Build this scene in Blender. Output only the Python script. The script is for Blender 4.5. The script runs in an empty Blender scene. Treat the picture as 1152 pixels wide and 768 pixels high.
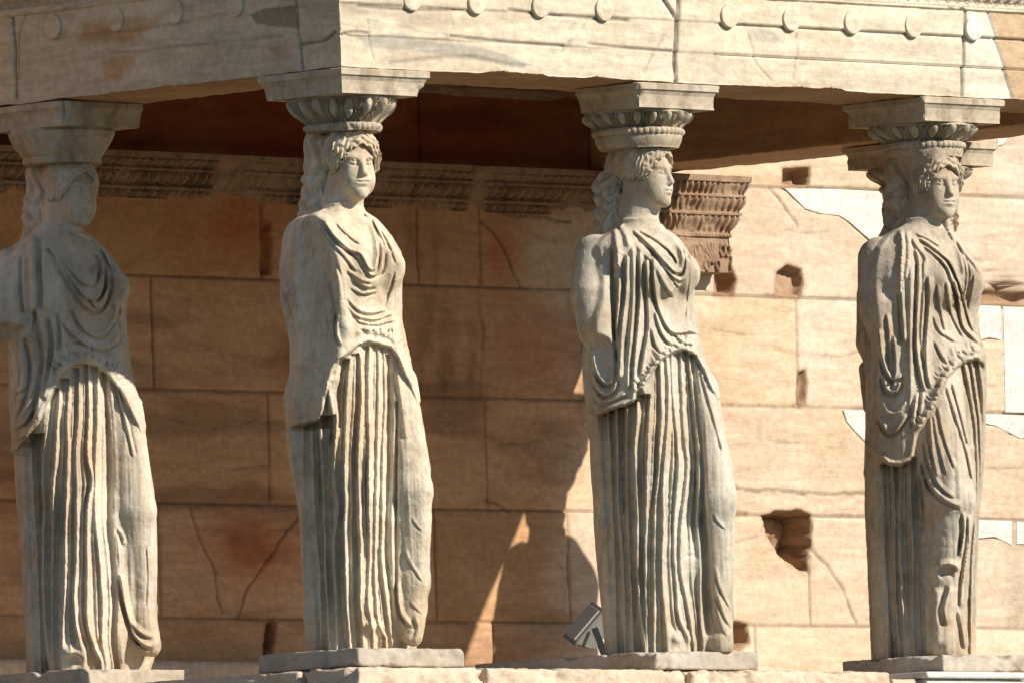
import bpy, math, os
import numpy as np
from mathutils import Matrix, Vector

# ------------------------------------------------------------------ camera
CAM = [1.6383, 0.7694, 0.0642, -0.0304, -41.7445, -44.0642, -2.6267]   # focal (px/1e4), yaw, pitch, roll, position
SP, SV, WALL = 1.7325, 1.7202, 3.46      # front spacing, side spacing, distance of the temple wall
f_px = CAM[0] * 1e4
yaw, pit, rol = CAM[1:4]
Fv = np.array([math.sin(yaw)*math.cos(pit), math.cos(yaw)*math.cos(pit), math.sin(pit)])
Rv = np.array([math.cos(yaw), -math.sin(yaw), 0.0])
Uv = np.cross(Rv, Fv)
R2 = math.cos(rol)*Rv + math.sin(rol)*Uv
U2 = -math.sin(rol)*Rv + math.cos(rol)*Uv
CP = np.array(CAM[4:7])

def proj(P):
    d = np.asarray(P, float) - CP
    z = d @ Fv
    return np.stack([576 + f_px*(d @ R2)/z, 384 - f_px*(d @ U2)/z], -1)

def on_plane(x, y, axis, val):
    """real-world point where the sight line through a traced point meets a wall or face"""
    r = Fv + R2*(x-576)/f_px - U2*(y-384)/f_px
    return CP + r*((val-CP[axis])/r[axis])

sc = bpy.context.scene
C = sc.collection
cam = bpy.data.cameras.new('camera'); cam.sensor_width = 36; cam.lens = f_px/1152*36
cam.clip_end = 3000; cam.clip_start = 1.0
co = bpy.data.objects.new('camera', cam); C.objects.link(co)
M = Matrix([[R2[0], U2[0], -Fv[0], CP[0]], [R2[1], U2[1], -Fv[1], CP[1]], [R2[2], U2[2], -Fv[2], CP[2]], [0, 0, 0, 1]])
co.matrix_world = M
sc.camera = co

# ------------------------------------------------------------------ light
SUN_K, SUN_T = 0.41, 0.68                 # sideways and downward travel per metre into the porch
sd = Vector((SUN_K, -1, SUN_T)).normalized()
elev = math.asin(sd.z)
w = bpy.data.worlds.new('World'); sc.world = w; w.use_nodes = True
nt = w.node_tree
sky = nt.nodes.new('ShaderNodeTexSky'); sky.sky_type = 'NISHITA'; sky.sun_disc = False
sky.sun_elevation = elev; sky.sun_rotation = math.atan2(sd.x, sd.y)
sky.air_density = 1.0; sky.dust_density = 0.2; sky.ozone_density = 3.0
bg = nt.nodes['Background']; bg.inputs[1].default_value = 0.08
nt.links.new(sky.outputs[0], bg.inputs[0])
sl = bpy.data.lights.new('sun', 'SUN'); sl.energy = 5.0; sl.angle = math.radians(0.5); sl.color = (1.0, 0.93, 0.83)
so = bpy.data.objects.new('sun', sl); C.objects.link(so)
so.rotation_euler = sd.to_track_quat('Z', 'Y').to_euler(); so.location = (20, -30, 30)
vs = sc.view_settings
vs.view_transform = 'Standard'; vs.look = 'None'; vs.gamma = 1; vs.use_curve_mapping = False; vs.exposure = 0.37
sc.cycles.max_bounces = 10; sc.cycles.diffuse_bounces = 8
sc.render.film_transparent = False

# ------------------------------------------------------------------ numpy helpers
VOX = float(os.environ.get('VOX', 0.0037))
HVOX = float(os.environ.get('HVOX', 0.0026))
_T = np.random.default_rng(7).random(65536).astype(np.float32)
def _h(i, j, k, s):
    n = (i*73856093) ^ (j*19349663) ^ (k*83492791) ^ (s*2654435)
    n = (n ^ (n >> 13)) * 1274126177
    return _T[(n ^ (n >> 16)) & 65535]
def noise(P, sc_=1.0, seed=0):
    P = np.asarray(P, np.float64)*sc_
    I = np.floor(P).astype(np.int64); Fr = (P-I).astype(np.float32); Fr = Fr*Fr*(3-2*Fr)
    r = 0
    for a in (0, 1):
        wa = Fr[..., 0] if a else 1-Fr[..., 0]
        for b in (0, 1):
            wb = Fr[..., 1] if b else 1-Fr[..., 1]
            for c in (0, 1):
                wc = Fr[..., 2] if c else 1-Fr[..., 2]
                r = r + wa*wb*wc*_h(I[..., 0]+a, I[..., 1]+b, I[..., 2]+c, seed)
    return r*2-1
def fbm(P, sc_=1.0, oct_=4, seed=0, gain=.5):
    r = 0; a = 1.0; t = 0
    for o in range(oct_):
        r = r + a*noise(P, sc_*2**o, seed+o); t += a; a *= gain
    return r/t
def sstep(a, b, x):
    t = np.clip((x-a)/(b-a), 0, 1); return t*t*(3-2*t)
def smin(a, b, k):
    h = np.clip(.5+.5*(b-a)/k, 0, 1)
    return b + (a-b)*h - k*h*(1-h)
def smax(a, b, k): return -smin(-a, -b, k)

def make_mesh(name, V, F, mat, parent=None, smooth=True, col=None):
    """V (n,3), F (m,4) -> ONE mesh object"""
    V = np.ascontiguousarray(V, np.float32); F = np.ascontiguousarray(F, np.int32)
    me = bpy.data.meshes.new(name)
    n = F.shape[1]
    me.vertices.add(len(V)); me.vertices.foreach_set('co', V.ravel())
    me.loops.add(F.size); me.loops.foreach_set('vertex_index', F.ravel())
    me.polygons.add(len(F)); me.polygons.foreach_set('loop_start', np.arange(0, F.size, n, dtype=np.int32))
    me.polygons.foreach_set('use_smooth', np.full(len(F), smooth, bool))
    me.update(calc_edges=True); me.validate()
    if col is not None:
        at = me.color_attributes.new('tint', 'FLOAT_COLOR', 'POINT')
        c4 = np.ones((len(V), 4), np.float32); c4[:, :3] = col
        at.data.foreach_set('color', c4.ravel())
    me.materials.append(mat)
    o = bpy.data.objects.new(name, me); C.objects.link(o)
    if parent: o.parent = parent
    return o
def tag(o, label=None, cat=None, group=None, kind=None):
    if label: o['label'] = label
    if cat: o['category'] = cat
    if group: o['group'] = group
    if kind: o['kind'] = kind
    return o
def empty(name, loc=(0, 0, 0)):
    o = bpy.data.objects.new(name, None); C.objects.link(o); o.location = loc; o.empty_display_size = .2
    return o

def grid_faces(nu, nv, wrap=False):
    i = np.arange(nu if wrap else nu-1)[:, None]; j = np.arange(nv-1)[None, :]
    i2 = (i+1) % nu
    return np.stack([i*nv+j, i2*nv+j, i2*nv+j+1, i*nv+j+1], -1).reshape(-1, 4)

def block(mn, mx, step=.02, rough=.004, chip=.012, seed=0, edge=.006):
    """stone block: six gridded faces welded, worn edges and uneven faces"""
    mn = np.array(mn, float); mx = np.array(mx, float); sz = mx-mn
    n = np.maximum(2, np.minimum(400, np.ceil(sz/step).astype(int)+1))
    VV = []; FF = []; off = 0
    for ax in range(3):
        a, b = [(1, 2), (2, 0), (0, 1)][ax]
        for s in (0, 1):
            ga, gb = np.meshgrid(np.linspace(mn[a], mx[a], n[a]), np.linspace(mn[b], mx[b], n[b]), indexing='ij')
            p = np.zeros(ga.shape+(3,)); p[..., a] = ga; p[..., b] = gb; p[..., ax] = (mx if s else mn)[ax]
            f = grid_faces(n[a], n[b])
            if not s: f = f[:, ::-1]
            VV.append(p.reshape(-1, 3)); FF.append(f+off); off += ga.size
    V = np.concatenate(VV); F = np.concatenate(FF)
    key = np.round(V*1e5).astype(np.int64)
    _, idx, inv = np.unique(key, axis=0, return_index=True, return_inverse=True)
    V = V[idx]; F = inv.reshape(-1)[F]
    c = (mn+mx)/2
    dist = np.minimum(V-mn, mx-V)                         # distance to each pair of faces
    d = np.sort(dist, axis=1)
    ed = d[:, 1]                                           # distance to the nearest edge
    nz = fbm(V, 9, 4, seed); nz2 = fbm(V, 26, 3, seed+9)
    wear = np.exp(-ed/edge)*edge*.7 + np.exp(-ed/(chip*1.6))*chip*np.clip(nz*2.2-.2, 0, 1.2)
    dirn = np.zeros_like(V)
    wgt = np.exp(-dist/(edge+chip*.8)) * np.sign(c-V)
    dirn = wgt/np.maximum(1e-6, np.linalg.norm(wgt, axis=1, keepdims=True))
    V = V + dirn*wear[:, None]
    on = (dist < 1e-6)
    V = V + np.where(on, np.sign(V-c), 0)*(nz*.6+nz2*.4)[:, None]*rough
    return V, F

def surface_nets(f, org, vox):
    ins = f < 0
    nx, ny, nz = f.shape
    cnt = np.zeros((nx-1, ny-1, nz-1), np.uint8)
    for a in (0, 1):
        for b in (0, 1):
            for c in (0, 1):
                cnt += ins[a:nx-1+a, b:ny-1+b, c:nz-1+c]
    act = (cnt > 0) & (cnt < 8)
    I = np.argwhere(act)
    idx = np.full(act.shape, -1, np.int32); idx[act] = np.arange(len(I))
    cv = {}
    for a in (0, 1):
        for b in (0, 1):
            for c in (0, 1):
                cv[a, b, c] = f[I[:, 0]+a, I[:, 1]+b, I[:, 2]+c]
    acc = np.zeros((len(I), 3), np.float32); n = np.zeros(len(I), np.float32)
    ks = list(cv)
    for p in ks:
        for ax in range(3):
            if p[ax]: continue
            q = list(p); q[ax] = 1; q = tuple(q)
            va, vb = cv[p], cv[q]
            m = (va < 0) != (vb < 0)
            t = np.where(m, va/np.where(m, va-vb, 1), 0)
            pt = np.zeros((len(I), 3), np.float32) + np.array(p, np.float32); pt[:, ax] += t
            acc += np.where(m[:, None], pt, 0); n += m
    V = (I + acc/np.maximum(n, 1)[:, None])*vox + np.array(org)
    FF = []
    for ax in range(3):
        b, c = (ax+1) % 3, (ax+2) % 3
        s0 = [slice(None)]*3; s1 = [slice(None)]*3
        s0[ax] = slice(0, -1); s1[ax] = slice(1, None)
        A = ins[tuple(s0)]; B = ins[tuple(s1)]
        E = np.argwhere(A != B)
        E = E[(E[:, b] > 0) & (E[:, c] > 0) & (E[:, b] < f.shape[b]-1) & (E[:, c] < f.shape[c]-1)]
        def g(db, dc):
            q = E.copy(); q[:, b] += db; q[:, c] += dc
            return idx[q[:, 0], q[:, 1], q[:, 2]]
        quad = np.stack([g(-1, -1), g(0, -1), g(0, 0), g(-1, 0)], 1)
        fl = ~A[E[:, 0], E[:, 1], E[:, 2]]
        quad[fl] = quad[fl][:, ::-1]
        FF.append(quad)
    F = np.concatenate(FF)
    F = F[(F >= 0).all(1)]
    return V, F

def vnormals(V, F):
    n = np.cross(V[F[:, 2]]-V[F[:, 0]], V[F[:, 3]]-V[F[:, 1]])
    N = np.zeros_like(V)
    for k in range(4):
        for a in range(3): N[:, a] += np.bincount(F[:, k], n[:, a], len(V))
    return N/np.maximum(1e-9, np.linalg.norm(N, axis=1, keepdims=True))

def smooth_line(P, n=6):
    """Catmull-Rom through traced points"""
    P = np.asarray(P, float)
    if len(P) < 3: return P
    Q = np.vstack([2*P[0]-P[1], P, 2*P[-1]-P[-2]]); out = []
    for i in range(1, len(Q)-2):
        for t in np.linspace(0, 1, n, endpoint=False):
            a, b, c, d = Q[i-1:i+3]
            out.append(.5*(2*b+(c-a)*t+(2*a-5*b+4*c-d)*t*t+(3*b-a-3*c+d)*t**3))
    out.append(P[-1]); return np.array(out)

# ------------------------------------------------------------------ materials
def nodes(name):
    m = bpy.data.materials.new(name); m.use_nodes = True
    t = m.node_tree; b = t.nodes['Principled BSDF']
    return m, t, b
def N(t, kind, **kw):
    n = t.nodes.new(kind)
    for k, v in kw.items():
        if k.startswith('i_'):
            key = k[2:]; key = int(key) if key.isdigit() else key
            n.inputs[key].default_value = v
        else: setattr(n, k, v)
    return n
def ramp(t, fac, stops):
    r = t.nodes.new('ShaderNodeValToRGB'); e = r.color_ramp.elements
    while len(e) < len(stops): e.new(.5)
    for x, (p, c) in zip(e, stops): x.position = p; x.color = (*c, 1) if len(c) == 3 else c
    t.links.new(fac, r.inputs[0]); return r.outputs[0]
def mixc(t, a, b, fac, mode='MIX'):
    m = t.nodes.new('ShaderNodeMix'); m.data_type = 'RGBA'; m.blend_type = mode
    for s, v in ((m.inputs[6], a), (m.inputs[7], b), (m.inputs[0], fac)):
        if isinstance(v, (tuple, list)): s.default_value = (*v, 1)
        elif isinstance(v, (int, float)): s.default_value = v
        else: t.links.new(v, s)
    return m.outputs[2]
def stone(name, base, dark, warm, tint=False, fine_amp=1.0, rough=.85, streak=(1, 1, .12), bump=.5, scale=1.0, veins=0.0, grain=140, dirt=.5, soot=0.0):
    m, t, b = nodes(name)
    tc = N(t, 'ShaderNodeTexCoord'); P = tc.outputs['Object']
    def nz(sc_, det=6, ro=.6, vec=None, dist=0.0):
        n = N(t, 'ShaderNodeTexNoise', i_Scale=sc_*scale, i_Detail=det, i_Roughness=ro, i_Distortion=dist)
        t.links.new(vec or P, n.inputs['Vector']); return n.outputs[0]
    mp = N(t, 'ShaderNodeMapping'); mp.inputs['Scale'].default_value = streak
    t.links.new(P, mp.inputs[0]); S = mp.outputs[0]
    big = nz(2.2, 5, .6); st = nz(9, 6, .65, S, .4); fine = nz(grain, 4, .7); mid = nz(24, 6, .7)
    c = mixc(t, base, warm, ramp(t, big, [(.40, (0, 0, 0)), (.66, (1, 1, 1))]))
    c = mixc(t, c, dark, ramp(t, st, [(.50, (0, 0, 0)), (.72, (dirt,)*3)]))
    if veins:
        mv = N(t, 'ShaderNodeMapping'); mv.inputs['Scale'].default_value = (.5, .5, 3.2)
        mv.inputs['Rotation'].default_value = (.06, .05, 0)
        t.links.new(P, mv.inputs[0])
        v = nz(2.0, 9, .68, mv.outputs[0], .35)
        vr = ramp(t, v, [(.44, (0, 0, 0)), (.505, (veins,)*3), (.56, (0, 0, 0))])
        c = mixc(t, c, dark, vr)
        m2 = N(t, 'ShaderNodeMapping'); m2.inputs['Scale'].default_value = (.8, .8, 7)
        m2.inputs['Rotation'].default_value = (.03, .04, 0); t.links.new(P, m2.inputs[0])
        v2 = nz(5.0, 7, .7, m2.outputs[0], .15)
        c = mixc(t, c, dark, ramp(t, v2, [(.50, (0, 0, 0)), (.74, (veins*.8,)*3)]))
    if soot:
        ms = N(t, 'ShaderNodeMapping'); ms.inputs['Scale'].default_value = (1, 1, .4); ms.inputs['Location'].default_value = (3.1, 1.7, .4)
        t.links.new(P, ms.inputs[0])
        c = mixc(t, c, tuple(x*.55 for x in dark), ramp(t, nz(4.5, 9, .72, ms.outputs[0], .3), [(.54, (0, 0, 0)), (.70, (soot,)*3)]))
        m3 = N(t, 'ShaderNodeMapping'); m3.inputs['Location'].default_value = (7.3, 2.2, 5.0); t.links.new(P, m3.inputs[0])
        c = mixc(t, c, (.47, .31, .17), ramp(t, nz(3.0, 7, .65, m3.outputs[0], .2), [(.56, (0, 0, 0)), (.74, (soot,)*3)]))
    g = ramp(t, mid, [(.3, (.80,)*3), (.7, (1.14,)*3)])
    c = mixc(t, c, g, 1.0, 'MULTIPLY')
    g = ramp(t, fine, [(.25, (1-.18*fine_amp,)*3), (.75, (1+.12*fine_amp,)*3)])
    c = mixc(t, c, g, 1.0, 'MULTIPLY')
    if tint:
        a = N(t, 'ShaderNodeVertexColor', layer_name='tint')
        c = mixc(t, c, a.outputs[0], 1.0, 'MULTIPLY')
    t.links.new(c, b.inputs['Base Color'])
    b.inputs['Roughness'].default_value = rough
    b.inputs['Specular IOR Level'].default_value = .25
    bp = N(t, 'ShaderNodeBump', i_Strength=bump, i_Distance=.01)
    bs = N(t, 'ShaderNodeMath', operation='ADD'); t.links.new(mid, bs.inputs[0])
    f2 = N(t, 'ShaderNodeMath', operation='MULTIPLY'); t.links.new(fine, f2.inputs[0]); f2.inputs[1].default_value = .45
    t.links.new(f2.outputs[0], bs.inputs[1]); t.links.new(bs.outputs[0], bp.inputs['Height'])
    t.links.new(bp.outputs[0], b.inputs['Normal'])
    return m
def statue_mat(name, k, hue, dirt):
    a = np.array([.60, .535, .43])*k*np.array(hue); d = np.array([.25, .195, .135])*k; wm = np.array([.50, .395, .27])*k*np.array(hue)
    return stone(name, tuple(a), tuple(d), tuple(wm), streak=(1, 1, .10), dirt=dirt, bump=.45, soot=.78, fine_amp=.55)
MAT_SA = statue_mat('statue_marble_cream', 1.04, (1, 1, 1), .5)
MAT_SB = statue_mat('statue_marble_warm', 1.1, (1.02, 1, .95), .55)
MAT_SC = statue_mat('statue_marble_grey', .97, (.97, 1, 1.02), .5)
MAT_SD = statue_mat('statue_marble_weathered', .89, (1, .99, .98), .65)
MAT_CAP = stone('weathered_capital_marble', (.54, .47, .36), (.22, .175, .125), (.47, .38, .27), streak=(1, 1, .5), dirt=.7, bump=.4, soot=.6)
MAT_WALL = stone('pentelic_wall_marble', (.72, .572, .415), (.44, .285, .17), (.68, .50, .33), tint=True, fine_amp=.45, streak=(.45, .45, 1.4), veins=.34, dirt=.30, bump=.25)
MAT_ARCH = stone('entablature_marble', (.69, .60, .46), (.36, .28, .19), (.64, .54, .395), tint=True, fine_amp=.5, streak=(.35, .35, 1.6), veins=.35, dirt=.4, bump=.3)
MAT_NEW = stone('new_white_marble', (.66, .635, .58), (.50, .47, .42), (.68, .64, .57), streak=(.4, .4, 1.6), dirt=.5, veins=.35, bump=.10)
MAT_FLOOR = stone('worn_floor_stone', (.46, .36, .25), (.24, .18, .12), (.40, .30, .20), streak=(1, 1, 1), dirt=.5, bump=.3)
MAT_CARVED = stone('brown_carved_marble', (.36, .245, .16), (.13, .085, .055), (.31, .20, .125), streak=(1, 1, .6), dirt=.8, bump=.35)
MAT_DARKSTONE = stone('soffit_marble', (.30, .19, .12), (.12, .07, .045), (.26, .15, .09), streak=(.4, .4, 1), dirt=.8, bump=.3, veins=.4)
MAT_PLINTH = stone('grey_plinth_stone', (.48, .42, .34), (.26, .22, .17), (.44, .37, .28), streak=(.5, .5, 1), dirt=.6, bump=.35)
MAT_PODIUM = stone('podium_marble', (.66, .53, .39), (.30, .22, .14), (.60, .46, .32), streak=(.5, .5, 1), dirt=.6, bump=.5)
MAT_GROUND = stone('dry_ground', (.075, .08, .06), (.035, .045, .025), (.065, .07, .04), streak=(1, 1, 1), dirt=.5, bump=.4)

# ------------------------------------------------------------------ ground
gx = np.concatenate([np.linspace(-600, -70, 30), np.linspace(-65, 40, 60), np.linspace(45, 600, 30)])
gy = np.concatenate([np.linspace(-600, -70, 30), np.linspace(-65, 40, 60), np.linspace(45, 600, 30)])
GX, GY = np.meshgrid(gx, gy, indexing='ij')
dist_out = np.maximum(0, -(GX*.69+GY*.72)-6)
GZ = -1.95 - 2.4*sstep(0, 42, dist_out) + .06*fbm(np.stack([GX, GY, GX*0], -1), .3, 4, 3)
make_mesh('ground', np.stack([GX, GY, GZ], -1).reshape(-1, 3), grid_faces(len(gx), len(gy)), MAT_GROUND)['kind'] = 'structure'

# ------------------------------------------------------------------ masonry helpers
def wpt(x, y, v=None):
    p = on_plane(x, y, 1, WALL if v is None else v); return np.array([p[0], p[2]])
def wpoly(pts, v=None): return np.array([wpt(x, y, v) for x, y in pts])
def dist_poly(U, Z, P):
    """distance of every (U,Z) to an open polyline"""
    best = np.full(U.shape, 1e9, np.float32)
    for a, b in zip(P[:-1], P[1:]):
        d = b-a; L = max(1e-9, d @ d)
        t = np.clip(((U-a[0])*d[0]+(Z-a[1])*d[1])/L, 0, 1)
        best = np.minimum(best, (U-a[0]-t*d[0])**2+(Z-a[1]-t*d[1])**2)
    return np.sqrt(best)
def inside_poly(U, Z, P):
    c = np.zeros(U.shape, bool)
    for (x0, z0), (x1, z1) in zip(P, np.roll(P, -1, 0)):
        if z0 == z1: continue
        c ^= ((z0 > Z) != (z1 > Z)) & (U < (x1-x0)*(Z-z0)/(z1-z0)+x0)
    return c
def sd_poly(U, Z, P):
    d = dist_poly(U, Z, np.vstack([P, P[:1]])); return np.where(inside_poly(U, Z, P), -d, d)
def slab_part(name, P, y_front, thick, mat, parent, axis=1, bev=.004):
    """inserted stone: traced outline, real thickness, softened rim"""
    bm_V = []; n = len(P); c = P.mean(0)
    rings = [(0, thick), (0, bev), (bev, 0)]
    for ins_, dep in rings:
        d = P-c; L = np.linalg.norm(d, axis=1, keepdims=True); Q = P-d/L*ins_
        bm_V += [(q[0], y_front+dep, q[1]) for q in Q]
    me = bpy.data.meshes.new(name); F = []
    for r in range(2):
        for i in range(n):
            j = (i+1) % n; F.append((r*n+i, r*n+j, (r+1)*n+j, (r+1)*n+i))
    F.append(tuple(range(2*n, 3*n)))
    me.from_pydata(bm_V, [], F); me.update()
    import bmesh
    bm = bmesh.new(); bm.from_mesh(me); bmesh.ops.recalc_face_normals(bm, faces=bm.faces); bm.to_mesh(me); bm.free()
    me.materials.append(mat)
    o = bpy.data.objects.new(name, me); C.objects.link(o); o.parent = parent
    return o
rng = np.random.default_rng(3)

# ------------------------------------------------------------------ temple wall behind the porch
wall = tag(empty('temple_wall', (3, WALL, 0)), 'high honey coloured marble block wall behind the porch statues, its right half in sun', 'wall')
wall_inv = Matrix.Translation((-3, -WALL, 0))
def to_wall(o, lab=None):
    o.parent = wall; o.matrix_parent_inverse = wall_inv
    if lab: o['label'] = lab
    return o
ug = np.concatenate([np.linspace(-4, .95, 60), np.arange(1.0, 7.3, .0085), np.linspace(7.4, 15, 60)])
zg = np.concatenate([np.array([-.6]), np.arange(-.12, 3.0, .0085), np.linspace(3.1, 6.5, 30)])
U, Z = np.meshgrid(ug, zg, indexing='ij')
P3 = np.stack([U, U*0, Z], -1)
courses = [np.mean([wpt(900, y)[1], wpt(550, y2)[1]]) for y, y2 in ((212, 199), (336, 323), (457.5, 448), (580.5, 573), (705, 699))]
courses = [courses[0]+.52] + courses + [courses[-1]-.52]
VJ = [(1118, 150, 215), (1000, 60, 120), (470, 60, 120),
      (295, 235, 315), (470, 225, 322), (540, 230, 322), (1240, 225, 336), (60, 220, 311),
      (172, 315, 436), (655, 326, 445), (897, 338, 456), (1126, 345, 464), (30, 315, 436),
      (303, 446, 565), (547, 450, 571), (1190, 470, 580), (760, 455, 573),
      (180, 572, 694), (490, 575, 695), (910, 585, 703), (1141, 585, 705), (640, 577, 700),
      (305, 700, 760), (690, 705, 760), (556, 702, 760), (850, 712, 760)]
Hh = .003*fbm(P3, 1.3, 3, 11) + .0022*fbm(P3*np.array([1, 1, 3.]), 6, 5, 12)
edge_n = fbm(P3, 7, 4, 21)
row = np.zeros(U.shape, int)
for k, zc in enumerate(sorted(courses)): row += Z > zc
blk = row*37
groove = np.zeros(U.shape)
dmin = np.full(U.shape, 9.)
for zc in courses:
    dmin = np.minimum(dmin, np.abs(Z-zc-.0012*np.sin(U*3)))
for (x, y0, y1) in VJ:
    a = wpt(x, y0); b = wpt(x, y1); uj = (a[0]+b[0])/2
    zm = (a[1]+b[1])/2
    r = int(sum(zm > z for z in courses))
    m = row == r
    dmin = np.where(m, np.minimum(dmin, np.abs(U-uj)), dmin)
    blk = blk + np.where(m & (U > uj), int(x) % 7+1, 0)
PATCH = [([(882, 212), (940, 213), (997, 216), (1000, 271), (985, 276), (955, 250), (943, 243), (920, 240), (905, 235)], None),
                 ([(948, 461), (979, 461), (979, 503), (962, 486), (952, 474)], None),
                 ([(1097, 465), (1165, 467), (1165, 491), (1147, 493), (1133, 486), (1118, 478), (1097, 474)], None),
                 ([(1097, 584), (1138, 585.5), (1138, 613), (1118, 604), (1097, 606)], None),
                 ([(1143, 586), (1175, 587), (1175, 612), (1143, 612)], None),
                 ([(1127.5, 345), (1200, 347), (1200, 465), (1130, 464)], None),
                 ([(1095, 343), (1125.5, 344.5), (1127, 383), (1112, 380), (1095, 385)], None),
                 ([(1121, 151), (1140, 147), (1128, 163), (1121, 165)], None)]
seam = np.full(U.shape, 9.)
for pts, _l in PATCH:
    seam = np.minimum(seam, np.abs(sd_poly(U, Z, wpoly(pts))))
jw = .0032+.016*np.clip(edge_n*2.4-.45, 0, 1)+.003*np.clip(fbm(P3, 1.1, 2, 23)*2, 0, 1)
groove += .014*np.exp(-(dmin/jw)**2)
Hh = Hh - groove + .003*(1-np.exp(-dmin/.03))
cracks = [[(215, 570), (225, 600), (240, 640), (250, 690)], [(338, 578), (320, 600), (300, 630), (280, 660), (268, 695)],
          [(911, 612), (930, 635), (948, 665), (963, 702)], [(541, 250), (565, 275), (585, 320)],
          [(866, 213), (880, 232), (897, 255)], [(546, 560), (560, 566), (573, 576)], [(1080, 280), (1100, 300), (1152, 320)],
          [(640, 250), (600, 243), (548, 236)], [(820, 548), (860, 553), (975, 556)], [(905, 418), (900, 440), (902, 456)]]
jag = fbm(P3, 30, 3, 37); jag2 = fbm(P3, 30, 3, 39)
hair_l = np.full(U.shape, 9.)
for c in [[(800, 372), (850, 378), (895, 371)], [(905, 395), (940, 401), (968, 396)], [(818, 500), (870, 496), (930, 504), (960, 500)], [(845, 250), (900, 263), (950, 258)], [(1090, 530), (1130, 527), (1152, 530)], [(840, 640), (858, 650)], [(915, 530), (960, 536)], [(1095, 430), (1126, 436)], [(820, 610), (850, 604)], [(560, 500), (620, 496), (650, 503)], [(190, 470), (240, 480), (290, 474)], [(190, 520), (250, 530), (300, 524)], [(350, 600), (300, 596)]]:
    hair_l = np.minimum(hair_l, dist_poly(U+.02*fbm(P3, 4, 4, 33), Z+.02*fbm(P3, 6, 4, 35), smooth_line(wpoly(c), 5)))
crk = np.full(U.shape, 9.)
for c in cracks:
    crk = np.minimum(crk, dist_poly(U+.014*edge_n+.007*jag, Z+.014*fbm(P3, 9, 3, 31)+.007*jag2, wpoly(c)))
cw = .0035+.006*np.clip(jag2*1.5+.3, 0, 1)
Hh -= .004*np.exp(-(hair_l/.005)**2)*np.clip(edge_n*2+.7, 0, 1)+.011*np.exp(-(crk/cw)**2)+.012*np.exp(-(seam/.007)**2)*(.5+.9*np.clip(edge_n+.3, 0, 1))
# sockets and breaks in the blocks
holes = [([(859, 582), (872, 574), (900, 574), (911, 582), (913, 612), (908, 628), (908, 641), (895, 637), (874, 620), (862, 600)], .16),
         ([(881, 191), (909, 190), (909, 209), (881, 209)], .10), ([(804, 305), (822, 303), (827, 315), (825, 331), (804, 331)], .09),
         ([(873, 305), (885, 299), (900, 304), (903, 322), (898, 334), (874, 334)], .055),
         ([(1105, 333), (1115, 320), (1130, 316), (1150, 327), (1165, 343), (1105, 343)], .07),
         ([(899, 418), (905, 416), (907, 430), (904, 452), (899, 452)], .03),
         ([(824, 699), (841, 703), (842, 722), (832, 730), (822, 730)], .07),
         ([(300, 703), (309, 699), (309, 720), (301, 738), (296, 738)], .08),
         ([(297, 250), (304, 252), (303, 308), (294, 308)], .03)]
hole_m = np.zeros(U.shape)
for pts, dep in holes:
    s = sd_poly(U+.012*fbm(P3, 12, 3, 41), Z+.012*fbm(P3, 12, 3, 44), wpoly(pts))
    k = sstep(.006, -.014, s)
    Hh -= k*dep*(1+.35*fbm(P3, 10, 4, 51)); hole_m = np.maximum(hole_m, sstep(.03, -.005, s))
# base colours of the blocks (mineral tint, drip stains, and porch shade painted in)
bl = _h(blk.astype(np.int64), row.astype(np.int64), row*0+3, 5); bl2 = _h(blk.astype(np.int64), row.astype(np.int64), row*0+8, 6)
col = np.ones(U.shape+(3,), np.float32)
col *= (.86+.20*bl)[..., None]
col[..., 1] *= .97+.06*bl2; col[..., 2] *= .90+.2*bl2
red = np.zeros(U.shape)
for (x, y, rx, rz, a) in [(285, 610, .28, .16, .9), (60, 540, .35, .3, .8), (600, 390, .3, .2, .5), (565, 290, .12, .2, .8), (420, 470, .3, .25, .5),
                          (230, 250, .6, .22, .55), (530, 150, 1.0, .3, .8), (250, 140, 1.0, .35, .9), (330, 400, .6, .2, .35)]:
    p = wpt(x, y); red = np.maximum(red, a*np.exp(-((U-p[0])/rx)**2-((Z-p[1])/rz)**2))
red = np.clip(red*(1.15+1.6*fbm(P3*np.array([1, 1, .7]), 3.4, 5, 61)), 0, 1)
col = col*(1-red[..., None]*(1-np.array([.92, .58, .46])))
drip = np.zeros(U.shape)
for (x, y0, y1, wd) in [(500, 345, 440, .045), (528, 380, 462, .03), (478, 330, 405, .06), (538, 330, 450, .014), (460, 235, 300, .05), (487, 260, 318, .03), (655, 330, 440, .08), (330, 225, 300, .03), (120, 330, 440, .03)]:
    a = wpt(x, y0); b = wpt(x, y1)
    drip = np.maximum(drip, np.exp(-np.abs((U-a[0]+.05*fbm(P3, 5, 4, 71))/wd)**2.5)*sstep(b[1]-.10, b[1]+.10, Z+.16*fbm(P3*np.array([3., 1, .6]), 9, 3, 73))*sstep(a[1]+.15, a[1]-.05, Z)*(.6+.6*fbm(P3, 11, 3, 75)))
col *= (1-.45*drip)[..., None]
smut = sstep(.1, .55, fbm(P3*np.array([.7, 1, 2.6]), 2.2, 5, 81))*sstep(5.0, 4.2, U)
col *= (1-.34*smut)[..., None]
warm = hole_m[..., None]; col = col*(1-warm*(1-np.array([.60, .50, .42])))
dk = np.clip(np.exp(-(dmin/.006)**2)*.5+np.exp(-(hair_l/.006)**2)*.3*np.clip(edge_n*2+.7, 0, 1)+np.exp(-(crk/.007)**2)*.45+np.exp(-(seam/.010)**2)*.35*np.clip(edge_n*2+.6, 0, 1), 0, .6); col *= (1-dk)[..., None]
porch_shade = sstep(4.9, 4.3, U+.5*fbm(P3, 1.5, 4, 91)); col = col*(1-porch_shade[..., None]*(1-np.array([.88, .68, .52])))  # shade of the porch painted into the left wall, red-brown, ragged edge
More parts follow.
